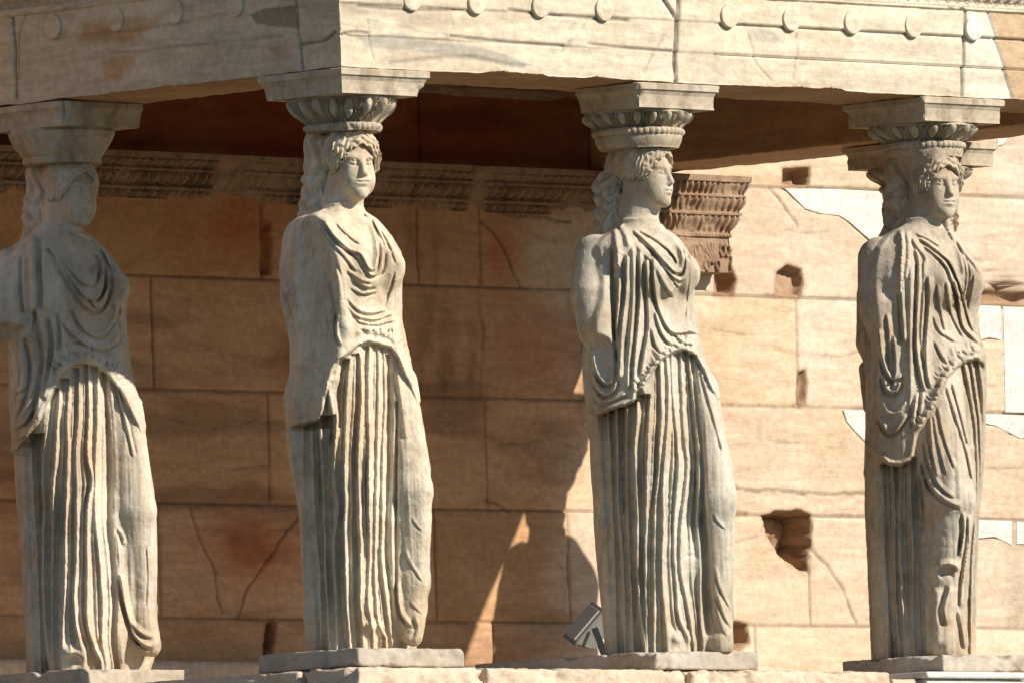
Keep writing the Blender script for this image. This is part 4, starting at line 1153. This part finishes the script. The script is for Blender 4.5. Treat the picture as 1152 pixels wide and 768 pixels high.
    hair = [((699, 178, .08, 15), (690, 212, .11, 20), .03), ((690, 212, .11, 20), (683, 262, .10, 15), .03), ((694, 225, .04, 14), (692, 262, .02, 13), .02)]
    m = build_figure('c', f, rows, prims, st, regs, head, hair, 3)
    return assemble('best preserved statue, face turned far to the right, beside the floodlight', f, MAT_SC, m, (718, 168, 150, 118, 45, 50, 51, 61), 31, .004, eggs=20, abcut=.11, ablab='slab with its left end broken short')

# ---- corner statue
def fig_b():
    f = Figure(0, 0); S, K, G = mk(f)
    A, B, D = (260, 90), (280, 310), (280, 512)
    rows = [(238, 360, 408, 0, .85), (244, 345, 418, 0, .75), (252, 330, 428, 0, .66), (268, 320, 440, 0, .68), (287, 317, 451, 0, .72), (303, 317, 454, 0, .74), (330, 317, 452, 0, .76), (360, 325, 452, 0, .78),
            (387, 329, 457, 0, .72), (417, 328, 464, 0, .75), (447, 320, 470, 0, .71), (497, 322, 479, 0, .72), (530, 327, 484, 0, .72), (555, 333, 486, 0, .73), (585, 337, 486, 0, .85), (645, 340, 483, 0, .78),
            (692, 341, 481, 0, .78), (715, 343, 473, 0, .78), (735, 344, 468, 0, .78)]
    prims = [('cap', (344, 272, -.08, 26), (337, 335, -.12, 22), .05), ('cap', (337, 335, -.12, 20), (346, 400, -.14, 18), .05), ('cap', (346, 400, -.14, 18), (352, 455, -.13, 16), .05),
             ('cut', (378, 357, -.225), (-.62, -.78, .05), (.34, .34, .462)),
             ('ell', (436, 302, -.045), (19, 19, 21), .03), ('ell', (404, 306, -.16), (19, 19, 21), .03),
             ('cap', (446, 430, -.04, 22), (462, 552, -.12, 24), .035), ('cap', (462, 552, -.12, 23), (466, 655, -.08, 17), .03), ('cap', (466, 655, -.09, 17), (464, 715, -.11, 12), .03)]
    st = []
    for P, w, h in [([(150, 515), (155, 650), (160, 800), (185, 1000), (195, 1250)], .013, .018), ([(182, 512), (185, 650), (190, 800), (212, 1000), (225, 1250)], .014, .018), ([(215, 500), (220, 650), (225, 800), (240, 1000), (248, 1250)], .014, .018),
                    ([(245, 490), (250, 650), (255, 800), (262, 980), (272, 1250)], .014, .022),
                    ([(312, 300), (292, 400), (298, 500), (292, 600), (292, 700), (302, 780), (290, 920), (296, 1100), (298, 1250)], .020, .036),
                    ([(346, 285), (338, 400), (332, 520), (326, 640), (328, 768), (326, 900), (332, 1100), (343, 1250)], .018, .033),
                    ([(378, 255), (382, 380), (378, 500), (372, 640), (375, 800), (380, 960), (378, 1080), (386, 1200)], .019, .035),
                    ([(410, 245), (405, 400), (408, 540), (406, 680), (408, 800), (410, 960), (405, 1100), (420, 1210)], .015, .030),
                    ([(436, 248), (440, 400), (436, 560), (434, 700), (430, 850), (430, 1000), (440, 1160), (465, 1220)], .014, .030),
                    ([(460, 258), (460, 420), (456, 560), (456, 700), (454, 850), (450, 960), (465, 1090), (485, 1240)], .014, .029),
                    ([(480, 285), (484, 420), (483, 560), (478, 700), (472, 850), (478, 1000), (490, 1160), (497, 1240)], .012, .026)]:
        st.append(K(B, P, w, h))
    st += [G(B, [(500, 420), (500, 640), (497, 800), (496, 1000), (500, 1080)], .007, -.022), S(D, [(500, 420), (512, 520), (535, 562), (560, 580)], .008, .014), S(D, [(550, 208), (568, 238), (592, 262)], .005, .004), S(D, [(525, 310), (545, 360), (590, 432)], .005, .0055),
           S(D, [(540, 488), (565, 515), (590, 540)], .006, .005), S(D, [(390, 590), (420, 575), (460, 595)], .024, .028), S(D, [(560, 540), (575, 590), (555, 630)], .012, .014),
           S(B, [(500, 320), (520, 460), (530, 560)], .012, .008), G(B, [(150, 260), (150, 420), (140, 560)], .008, -.012), G(B, [(125, 430), (135, 600), (150, 720)], .007, -.016)]
    # chest drape
    for P, w, h in [([(310, 470), (350, 530), (400, 575), (440, 592), (468, 640), (488, 640), (495, 590), (485, 520), (460, 450)], .008, .015), ([(325, 500), (370, 560), (430, 600), (455, 640), (480, 665), (508, 640), (515, 580)], .008, .012),
                    ([(440, 440), (480, 470), (525, 530), (570, 590)], .012, .016), ([(465, 450), (500, 510), (530, 570)], .008, .010), ([(578, 600), (555, 690), (525, 750)], .009, .012), ([(385, 640), (440, 680), (490, 690)], .008, .008), ([(300, 462), (335, 540), (385, 600), (430, 655)], .007, .010), ([(352, 480), (400, 530), (445, 562)], .006, .008), ([(482, 452), (530, 540), (568, 640)], .007, .010), ([(395, 700), (450, 725), (500, 715)], .006, .008), ([(360, 610), (385, 680), (395, 760)], .008, .008), ([(560, 640), (545, 720), (520, 768)], .007, .009)]:
        st.append(S(A, P, w, h))
    for P, w, h in [([(335, 75), (355, 105), (400, 130), (470, 118)], .008, .013), ([(335, 95), (360, 135), (420, 152), (490, 130)], .008, .012), ([(345, 125), (380, 160), (430, 168), (500, 150)], .007, .010), ([(345, 10), (400, 40), (430, 35)], .010, .010), ([(490, 20), (470, 80)], .008, .010),
                    ([(285, 20), (300, 100), (308, 170)], .009, .010), ([(270, 110), (280, 180), (275, 230)], .008, .009), ([(305, 130), (300, 200), (320, 250)], .008, .010)]:
        st.append(S(B, P, w, h))
    # the hard edge where the broken arm slab meets the lit chest
    st += [S(A, [(275, 440), (320, 530), (350, 600), (372, 680), (378, 768)], .030, .020, prof='g', wob=.012), S(B, [(316, -5), (322, 80), (335, 160), (345, 220), (320, 270), (290, 300)], .030, .020, prof='g', wob=.012),
           S(B, [(285, 330), (270, 380), (285, 440), (292, 520), (280, 600)], .016, .016, wob=.01)]
    st += [S(B, [(362, 215), (372, 192), (395, 186), (440, 190), (485, 208), (512, 250), (535, 305), (555, 350), (568, 420)], .015, .026, wob=.006)]
    for x, y in [(385, 205), (415, 215), (450, 185), (470, 190), (500, 225), (520, 270), (540, 320), (555, 370)]:
        st.append(S(B, [(x-10, y-12), (x+6, y+18)], .008, .014)); st.append(G(B, [(x+8, y-14), (x+16, y+8)], .005, -.012))
    st += S.gather(B, [(372, 210), (395, 190), (440, 190), (485, 208), (512, 250), (535, 305), (555, 350)], 11, ln=.03)
    hem = [(60, -260), (90, 300), (120, 480), (142, 515), (190, 508), (242, 494), (262, 430), (270, 360), (300, 300), (352, 258), (372, 238), (410, 228), (440, 232), (478, 246), (505, 282), (525, 330), (548, 375), (570, 432), (620, 400), (570, 100), (560, -260), (480, -340), (250, -340)]
    regs = [(f.pts(hem, B, 3), .026, .004, .008, .010), (f.pts([(100, -200), (330, -220), (330, 60), (355, 200), (300, 290), (270, 380), (285, 480), (140, 520), (90, 300)], B, 3), .014, .02, 0, .01)]
    head = dict(x=397, y=191, D=-.05, b=25, s=1.03, wear=.0075, neck=[((384, 255, .0, 25), (386, 226, -.02, 21), .03), ((386, 230, -.02, 20), (389, 205, -.02, 22), .03)], top=f.LZ(390, 148)[1], plait=1.5, band=1.1, fw=1.02)
    hair = [((362, 160, .06, 18), (364, 196, .08, 20), .03), ((364, 196, .08, 20), (357, 245, .08, 19), .03), ((366, 205, .03, 14), (362, 250, .0, 13), .02)]
    m = build_figure('b', f, rows, prims, st, regs, head, hair, 5, wear=.0032, pt=3.6)
    return assemble('worn corner statue, half in shade, with a smooth broken slab where her arm was', f, MAT_SB, m, (385, 149, 144, 105, 43, 45, 44, 60), 33, .012, ruined=1.0, eggs=16)

# ---- left statue, upper half in the shade of the roof
def fig_a():
    f = Figure(0, SV); S, K, G = mk(f)
    A, B, D = (0, 90), (0, 310), (0, 512)
    rows = [(262, 40, 94, 0, .85), (268, 28, 104, 0, .75), (277, 16, 114, 0, .66), (292, 10, 127, 0, .64), (310, 10, 138, 0, .64), (325, 10, 142, 0, .64), (350, 10, 142, 0, .66), (380, 10, 144, 0, .70), (420, 12, 148, 0, .75),
            (450, 12, 156, 0, .71), (480, 13, 161, 0, .72), (512, 16, 166, 0, .72), (557, 18, 173, 0, .73), (590, 21, 176, 0, .85), (628, 23, 177, 0, .85), (685, 27, 176, 0, .78), (720, 29, 178, 0, .78), (745, 30, 173, 0, .78), (760, 30, 168, 0, .78)]
    prims = [('cap', (12, 300, -.12, 20), (6, 335, -.18, 20), .018), ('stump', (6, 335, -.18, 20), (8, 372, -.20, 19), .006, (.15, -.45, -.88)),
             ('ell', (126, 325, -.045), (19, 19, 21), .03), ('ell', (92, 328, -.16), (19, 19, 21), .03),
             ('cap', (138, 460, -.04, 22), (151, 575, -.12, 24), .035), ('cap', (151, 575, -.12, 23), (160, 680, -.07, 16), .03), ('cap', (160, 690, -.08, 16), (167, 725, -.11, 14), .03)]
    st = []
    for P, w, h in [([(60, 620), (66, 768), (78, 1000), (98, 1330)], .013, .016), ([(86, 580), (92, 768), (103, 1000), (118, 1330)], .013, .018), ([(112, 550), (118, 700), (128, 900), (142, 1330)], .014, .020),
                    ([(178, 400), (162, 500), (152, 620), (150, 680), (155, 800), (150, 1020), (165, 1240), (180, 1330)], .018, .033),
                    ([(210, 365), (200, 490), (193, 620), (186, 710), (186, 830), (182, 1020), (182, 1200), (186, 1330)], .016, .030),
                    ([(243, 330), (236, 480), (238, 606), (233, 750), (228, 900), (224, 1050), (216, 1200), (216, 1330)], .019, .036),
                    ([(275, 318), (272, 460), (264, 600), (267, 750), (266, 950), (260, 1100), (270, 1200), (292, 1290)], .017, .034),
                    ([(305, 312), (308, 450), (302, 600), (316, 690), (300, 800), (300, 1000), (300, 1160), (322, 1240), (350, 1300)], .017, .034),
                    ([(335, 322), (336, 480), (330, 620), (328, 800), (342, 960), (352, 1100), (352, 1220), (366, 1310)], .015, .030),
                    ([(362, 340), (378, 480), (386, 620), (384, 760), (386, 850), (396, 940), (402, 1080), (402, 1230), (410, 1320)], .015, .028)]:
        st.append(K(B, P, w, h))
    st += [S(B, [(392, 365), (425, 480), (456, 620)], .007, .008), G(B, [(400, 370), (434, 480), (464, 610)], .005, -.008), S(D, [(410, 400), (430, 520), (460, 610), (510, 645), (545, 628)], .010, .020), S(D, [(415, 470), (445, 560), (490, 605), (530, 612)], .009, .014),
           S(D, [(400, 240), (415, 280), (425, 310)], .007, .010), G(D, [(405, 255), (420, 300)], .006, -.014), S(D, [(500, 300), (505, 400), (500, 520)], .006, .004), S(D, [(540, 640), (520, 690), (505, 715)], .014, .02),
           S(D, [(220, 680), (260, 665), (300, 690)], .022, .02), S(D, [(310, 640), (350, 690)], .018, .018)]
    for P, w, h in [([(165, 560), (215, 630), (265, 700), (300, 740), (335, 735), (352, 680), (345, 610), (325, 560)], .009, .016), ([(185, 600), (240, 690), (290, 760), (330, 780), (368, 720), (365, 640)], .009, .014), ([(180, 570), (240, 640), (290, 690), (320, 690), (330, 640), (310, 580)], .008, .013),
                    ([(280, 505), (320, 540), (370, 600), (405, 660)], .014, .018), ([(300, 520), (350, 580), (385, 650)], .008, .010),
                    ([(110, 500), (112, 600), (118, 700), (118, 800)], .013, .022), ([(148, 520), (150, 620), (155, 720), (152, 790)], .012, .020), ([(88, 590), (86, 700), (92, 800)], .010, .012)]:
        st.append(S(A, P, w, h))
    for P, w, h in [([(250, 110), (275, 165), (315, 205), (350, 200), (385, 150), (405, 90)], .009, .015), ([(210, 150), (255, 205), (320, 245), (380, 235), (420, 170)], .009, .014), ([(300, 60), (330, 110), (350, 105), (372, 40)], .008, .012), ([(410, 90), (415, 180), (430, 260)], .008, .010),
                    ([(215, 240), (260, 222), (310, 232)], .008, .010), ([(130, 110), (150, 200), (160, 300), (140, 420), (120, 500)], .012, .018), ([(100, 200), (120, 300), (110, 400), (80, 480), (50, 520)], .012, .018), ([(175, 140), (190, 230), (180, 320), (150, 430)], .011, .016),
                    ([(205, 120), (215, 200), (212, 270)], .009, .012), ([(70, 230), (85, 330), (70, 420), (45, 470)], .011, .014), ([(45, 385), (70, 395), (95, 370)], .009, .014), ([(45, 520), (85, 500), (125, 440)], .009, .014), ([(45, 560), (90, 540), (140, 480)], .008, .012)]:
        st.append(S(B, P, w, h))
    st += [G(B, [(128, 115), (122, 170), (118, 200)], .006, -.014)]
    st += [S(B, [(190, 345), (215, 305), (250, 282), (292, 272), (335, 284), (380, 315), (415, 358), (445, 405), (468, 455), (480, 510)], .015, .022, wob=.006)]
    for x, y in [(205, 305), (247, 290), (292, 270), (360, 298), (380, 305), (408, 330), (430, 378), (450, 425), (470, 470)]:
        st.append(G(B, [(x, y-12), (x+4, y+10)], .006, -.016)); st.append(S(B, [(x+12, y-14), (x+14, y+22)], .008, .010))
    st += S.gather(B, [(190, 345), (215, 305), (250, 282), (292, 272), (335, 284), (380, 315), (415, 358), (445, 405), (468, 455)], 15)
    hem = [(-60, -200), (0, 400), (35, 610), (60, 590), (95, 552), (135, 505), (155, 455), (190, 395), (215, 335), (250, 308), (292, 298), (332, 310), (372, 342), (405, 388), (435, 438), (458, 485), (482, 535), (520, 480), (450, 100), (450, -150), (340, -230), (60, -220)]
    regs = [(f.pts(hem, B, 3), .026, .004, .010, .010)]
    head = dict(x=82, y=222, D=-.05, b=37, s=1.04, wear=.0012, neck=[((68, 278, .0, 24), (69, 250, -.02, 21), .03), ((69, 255, -.02, 20), (71, 230, -.02, 22), .03)], top=f.LZ(70, 182)[1], plait=1.3, band=.6)
    hair = [((46, 195, .06, 17), (48, 225, .08, 18), .03), ((48, 225, .08, 18), (43, 270, .08, 18), .03), ((52, 232, .02, 12), (48, 275, -.02, 12), .02)]
    m = build_figure('a', f, rows, prims, st, regs, head, hair, 7)
    return assemble('statue at the left edge, upper half in roof shade, skirt in sun', f, MAT_SA, m, (70, 185, 181, 143, 43, 45, 48.5, 61), 35, .006, smooth_=True, abcutx=.03, ablab='slab with its right end broken')

# ---- right statue, other knee forward
def fig_d():
    f = Figure(2*SP, 0); S, K, G = mk(f, .85)
    A, B, D = (896, 90), (896, 310), (896, 512)
    rows = [(254, 1014, 1063, 0, .85), (260, 1002, 1072, 0, .75), (269, 990, 1080, 0, .68), (284, 980, 1090, 0, .64), (303, 974, 1103, 0, .64), (318, 972, 1108, 0, .64), (343, 974, 1104, 0, .64), (357, 976, 1101, 0, .66), (377, 976, 1103, 0, .7),
            (400, 976, 1109, 0, .74), (430, 976, 1111, 0, .70), (467, 975, 1110, 0, .71), (510, 974, 1109, 0, .72), (545, 974, 1106, 0, .72), (579, 976, 1103, 0, .72), (645, 979, 1100, 0, .73), (695, 981, 1099, 0, .73), (745, 983, 1098, 0, .73)]
    prims = [('cap', (990, 292, -.11, 24), (986, 345, -.18, 20), .018), ('cap', (986, 345, -.18, 20), (998, 395, -.18, 13), .012), ('cap', (976, 375, .06, 9), (981, 420, .06, 9), .02),
             ('ell', (1088, 318, -.045), (19, 19, 21), .03), ('ell', (1056, 322, -.16), (19, 19, 21), .03),
             ('cap', (1050, 445, -.12, 33), (1070, 558, -.245, 27), .03), ('cap', (1070, 562, -.245, 25), (1063, 640, -.20, 18), .025), ('cap', (1063, 640, -.20, 16), (1058, 725, -.20, 17), .04)]
    st = []
    for P, w, h in [([(285, 640), (290, 800), (295, 950), (312, 1260)], .015, .020), ([(320, 650), (325, 800), (328, 950), (342, 1260)], .014, .020), ([(350, 650), (347, 800), (346, 950), (360, 1260)], .014, .020), ([(376, 630), (384, 800), (390, 950), (392, 1160)], .013, .022),
                    ([(402, 600), (410, 750), (416, 900), (430, 1150)], .012, .020),
                    ([(545, 300), (560, 380), (580, 480), (592, 600), (600, 768), (580, 900), (575, 1050), (570, 1240)], .013, .022), ([(565, 295), (590, 420), (606, 540), (610, 680), (606, 800), (596, 950), (592, 1100), (590, 1250)], .012, .022),
                    ([(590, 292), (605, 400), (618, 520), (622, 680), (618, 850), (610, 1000), (602, 1250)], .011, .020), ([(615, 295), (628, 400), (632, 520), (632, 680), (624, 850)], .010, .018), ([(635, 305), (642, 400), (640, 520)], .010, .016)]:
        st.append(K(B, P, w, h))
    st += [S(B, [(500, 370), (530, 470), (570, 600), (590, 700)], .008, .008), S(B, [(470, 440), (490, 540), (530, 660)], .007, .008), S(B, [(445, 480), (450, 580), (470, 690)], .008, .010), S(B, [(520, 360), (550, 470), (575, 580)], .007, .009), S(B, [(455, 470), (470, 560), (500, 680)], .006, .007), S(D, [(425, 20), (445, 100), (490, 150), (550, 178)], .010, .018), S(D, [(430, -50), (445, 40), (480, 110), (530, 150)], .008, .012), S(D, [(420, 60), (430, 180), (425, 300)], .009, .014),
           S(D, [(555, 190), (560, 260), (545, 350)], .009, .016), S(D, [(575, 200), (575, 300), (560, 400), (552, 520)], .009, .016), G(D, [(545, 210), (545, 330)], .006, -.012),
           S(D, [(460, 390), (490, 370), (530, 375), (540, 400)], .010, .018), G(D, [(470, 405), (500, 395), (530, 400)], .018, -.026), S(D, [(470, 440), (462, 540), (470, 650)], .020, .022, wob=.008), S(D, [(510, 440), (490, 520), (500, 580)], .014, .020, wob=.008), S(D, [(480, 620), (500, 655)], .022, .02), S(D, [(545, 520), (560, 600), (570, 660)], .012, .016)]
    for P, w, h in [([(345, 498), (352, 560), (348, 640), (342, 740)], .013, .026), ([(368, 505), (374, 580), (366, 650), (358, 690)], .012, .024), ([(380, 530), (405, 570), (430, 605), (428, 640)], .008, .012),
                    ([(405, 535), (450, 565), (490, 595), (520, 630), (545, 690), (556, 712), (560, 650), (545, 580), (515, 515)], .008, .016), ([(420, 560), (470, 600), (505, 640), (530, 710), (560, 740), (572, 660), (560, 590)], .007, .012), ([(505, 505), (545, 550), (590, 610), (625, 670)], .011, .014), ([(440, 670), (450, 720), (445, 780)], .009, .010), ([(395, 560), (410, 640), (412, 740)], .009, .014), ([(470, 690), (478, 760), (500, 860)], .007, .009), ([(600, 650), (590, 720), (575, 790)], .007, .009), ([(390, 520), (440, 540), (490, 570)], .006, .010)]:
        st.append(S(A, P, w, h))
    for i in range(8): st.append(G(A, [(338, 515+i*28), (362, 522+i*28)], .004, -.007))
    for i in range(6): st.append(G(A, [(362, 525+i*28), (382, 532+i*28)], .004, -.007))
    for P, w, h in [([(345, 20), (352, 120), (360, 240)], .010, .016), ([(380, -30), (379, 120), (378, 280), (382, 460)], .012, .026), ([(408, -40), (404, 100), (400, 240), (412, 330), (430, 400)], .010, .020), ([(440, 0), (442, 120), (432, 240), (436, 330), (450, 390)], .011, .020), ([(455, 130), (480, 190), (540, 230)], .008, .010), ([(460, 220), (490, 280), (520, 300)], .008, .012),
                    ([(525, 10), (545, 90), (560, 170), (600, 215), (645, 240)], .009, .018), ([(540, 0), (565, 100), (590, 170), (625, 210)], .007, .012), ([(400, 400), (390, 470), (395, 530)], .011, .018), ([(420, 390), (412, 470), (402, 520)], .009, .014),
                    ([(272, 180), (285, 280), (310, 345), (340, 350), (352, 330)], .010, .020), ([(285, 330), (300, 385), (330, 395), (350, 350)], .010, .020), ([(275, 390), (300, 460), (335, 465), (372, 420)], .010, .022), ([(275, 470), (300, 525), (330, 525), (372, 465)], .010, .020), ([(280, 600), (310, 636), (350, 638), (384, 612)], .008, .010),
                    ([(258, 180), (270, 280), (268, 380), (262, 480)], .010, .014), ([(425, -60), (424, 80), (416, 200), (424, 300)], .008, .014), ([(500, 20), (520, 130), (565, 215)], .007, .010), ([(322, 200), (330, 300), (322, 400)], .009, .014), ([(300, 130), (312, 240), (318, 330)], .009, .014), ([(560, 60), (580, 150), (605, 205)], .006, .009)]:
        st.append(S(B, P, w, h))
    st += [S(B, [(400, 525), (425, 475), (455, 430), (470, 380), (490, 335), (520, 300), (560, 268), (600, 250), (635, 272), (655, 315), (662, 360)], .016, .026, wob=.008)]
    for x, y in [(440, 445), (465, 400), (480, 350), (505, 320), (535, 290), (570, 270), (600, 265), (635, 285), (655, 330)]:
        st.append(S(B, [(x-8, y-14), (x+12, y+16)], .010, .016)); st.append(G(B, [(x+12, y-12), (x+22, y+10)], .005, -.014))
    st += S.gather(B, [(400, 525), (425, 475), (455, 430), (470, 380), (490, 335), (520, 300), (560, 268), (600, 250), (635, 272), (655, 315)], 15, ln=.04)
    hem = [(80, -200), (120, 300), (180, 520), (262, 606), (305, 640), (350, 646), (388, 618), (400, 540), (432, 488), (466, 440), (484, 392), (505, 350), (535, 316), (570, 292), (608, 284), (632, 300), (648, 345), (664, 390), (700, 300), (660, 0), (660, -150), (560, -220), (300, -240)]
    regs = [(f.pts(hem, B, 3), .026, .004, .010, .010)]
    head = dict(x=1054, y=214, D=-.05, b=29, s=1.05, wear=.006, neck=[((1036, 270, .0, 24), (1040, 244, -.02, 22), .03), ((1040, 246, -.02, 21), (1045, 222, -.02, 22), .03)], top=f.LZ(1040, 160)[1], plait=1.5, band=1.1)
    hair = [((1013, 185, .06, 17), (1014, 222, .08, 17), .03), ((1014, 222, .08, 17), (1009, 268, .08, 16), .03), ((1022, 226, .02, 11), (1018, 270, -.02, 11), .02), ((1064, 240, -.06, 4), (1066, 258, -.08, 3), .01),
            ((1026, 172, -.02, 20), (1048, 172, -.10, 18), .03)]
    m = build_figure('d', f, rows, prims, st, regs, head, hair, 9, wear=.0028)
    return assemble('right statue with the other knee forward, her shin broken open and her face worn flat', f, MAT_SD, m, (1039, 178, 165, 136, 43, 45, 46, 61), 37, .006, eggs=16)

fc = fig_c(); fb = fig_b(); fa = fig_a(); fdd = fig_d()
def copy_tree(o, parent=None):
    c = o.copy(); C.objects.link(c)
    if parent: c.parent = parent
    for ch in list(o.children): copy_tree(ch, c)
    return c
c5 = copy_tree(fdd); c5.location = (3*SP, SV, 0); c5['label'] = 'shaded statue hidden behind the right one, only her capital and hair showing at its sides'
c6 = copy_tree(fc); c6.location = (3*SP, 0, 0); c6['label'] = 'statue beyond the right edge of the photo at the far front corner of the porch'

# ------------------------------------------------------------------ plinths
def plinth(label, mn, mx, seed):
    Vb, Fb = block(mn, mx, step=.010, seed=seed, rough=.004, chip=.032, edge=.005)
    c = np.array([(mn[0]+mx[0])/2, (mn[1]+mx[1])/2, mn[2]])
    o = make_mesh('statue_plinth', Vb-c, Fb, MAT_PLINTH); o.location = c
    return tag(o, label, 'plinth', 'plinths under the statues')
p = .306
plinth('grey plinth with two clean square faces under the worn corner statue', (-p, -p, ZP), (p, p, 0), 401)
plinth('long grey plinth running back under the best preserved statue by the floodlight', (SP-p, -p, ZP), (SP+p, .8, 0), 402)
plinth('wide dark edged plinth under the right statue with the broken shin', (2*SP-p, -p, ZP), (2*SP+.62, p, 0), 403)
plinth('plinth under the left statue, shaded on its left face and sunlit on its right', (-p, SV-p, ZP), (p, SV+p, 0), 404)
plinth('plinth hidden behind the right statue, under the shaded rear statue', (3*SP-p, SV-p, ZP), (3*SP+p, SV+p, 0), 405)
plinth('plinth beyond the right edge of the photo under the far corner statue', (3*SP-p, -p, ZP), (3*SP+p, p, 0), 406)

# ------------------------------------------------------------------ floodlight
def plain(name, colr, rough=.5, metal=0.0):
    m, t, b = nodes(name)
    n = N(t, 'ShaderNodeTexNoise', i_Scale=40.0, i_Detail=4)
    c = mixc(t, colr, tuple(x*.75 for x in colr), ramp(t, n.outputs[0], [(.4, (0, 0, 0)), (.7, (1, 1, 1))]))
    t.links.new(c, b.inputs['Base Color']); b.inputs['Roughness'].default_value = rough; b.inputs['Metallic'].default_value = metal
    return m
M_GREY = plain('grey_painted_metal', (.30, .30, .27)); M_DARK = plain('dark_painted_metal', (.035, .045, .045)); M_GLASS = plain('lamp_glass', (.62, .62, .58), .15)
import bmesh
def bm_obj(name, bm, mat, parent):
    bmesh.ops.recalc_face_normals(bm, faces=bm.faces)
    me = bpy.data.meshes.new(name); bm.to_mesh(me); bm.free(); me.materials.append(mat)
    o = bpy.data.objects.new(name, me); C.objects.link(o); o.parent = parent; return o
def bevel_box(sx, sy, sz, loc=(0, 0, 0), rot=None, taper=1.0, bev=.006):
    bm = bmesh.new(); bmesh.ops.create_cube(bm, size=1)
    for v in bm.verts:
        k = taper if v.co.z < 0 else 1
        v.co = Vector((v.co.x*sx*k, v.co.y*sy*k, v.co.z*sz))
    bmesh.ops.bevel(bm, geom=list(bm.edges), offset=bev, segments=2, affect='EDGES')
    m = Matrix.Translation(loc) @ (rot.to_4x4() if rot else Matrix.Identity(4)); bmesh.ops.transform(bm, matrix=m, verts=bm.verts)
    return bm
pl = on_plane(676, 731, 1, .58)
fl = empty('floodlight', (pl[0], .58, 0)); tag(fl, 'small grey floodlight on a dark bracket, tipped back behind the plinth end', 'floodlight')
# local: X along eL, Y along eD
base_rot = Matrix(((CT, ST, 0), (-ST, CT, 0), (0, 0, 1)))
tilt = base_rot @ Matrix.Rotation(math.radians(-48), 3, 'Y') @ Matrix.Rotation(math.radians(25), 3, 'X')
hc = base_rot @ Vector((-.045, 0, .145))
hous = bm_obj('housing', bevel_box(.19, .15, .085, hc, tilt, .72), M_GREY, fl)
bm_obj('glass', bevel_box(.165, .125, .012, hc+tilt @ Vector((0, 0, .046)), tilt, 1, .003), M_GLASS, hous)
bm_obj('visor_frame', bevel_box(.198, .158, .012, hc+tilt @ Vector((0, 0, .037)), tilt, 1, .003), M_GREY, hous)
for s in (-1, 1):
    bm_obj('bracket_arm', bevel_box(.028, .006, .15, base_rot @ Vector((.0, s*.085, .075)), base_rot @ Matrix.Rotation(math.radians(-20), 3, 'Y'), 1, .002), M_DARK, fl)
bm_obj('bracket_base', bevel_box(.05, .18, .008, base_rot @ Vector((.02, 0, .005)), base_rot, 1, .002), M_DARK, fl)
bm_obj('cable_gland', bevel_box(.03, .03, .06, hc+tilt @ Vector((.03, -.02, -.06)), tilt, .7, .004), M_DARK, hous)

for i in range(6):
    bm_obj('cooling_fin', bevel_box(.11, .005, .02, hc+tilt @ Vector((0, -.045+.018*i, -.048)), tilt, 1, .001), M_GREY, hous)
def tube(name, pts, r, mat, parent, n=8):
    Q = smooth_line(np.array(pts), 8); VV = []
    for i, p in enumerate(Q):
        t = Q[min(i+1, len(Q)-1)]-Q[max(i-1, 0)]; t /= np.linalg.norm(t); a = np.cross(t, [.3, .2, 1]); a /= np.linalg.norm(a); b_ = np.cross(t, a)
        for k in range(n): VV.append(p+r*(a*math.cos(2*math.pi*k/n)+b_*math.sin(2*math.pi*k/n)))
    V = np.array(VV); m = len(Q)
    F = [(i*n+k, i*n+(k+1) % n, (i+1)*n+(k+1) % n, (i+1)*n+k) for i in range(m-1) for k in range(n)]
    return make_mesh(name, V, np.array(F), mat, parent)
g0 = np.array(hc+tilt @ Vector((.03, -.02, -.085)))
tube('cable', [g0, g0+np.array(base_rot @ Vector((.02, -.01, -.03))), np.array(base_rot @ Vector((.05, .03, .012))), np.array(base_rot @ Vector((.02, .14, .006))), np.array(base_rot @ Vector((-.10, .17, .006)))], .005, M_DARK, fl)
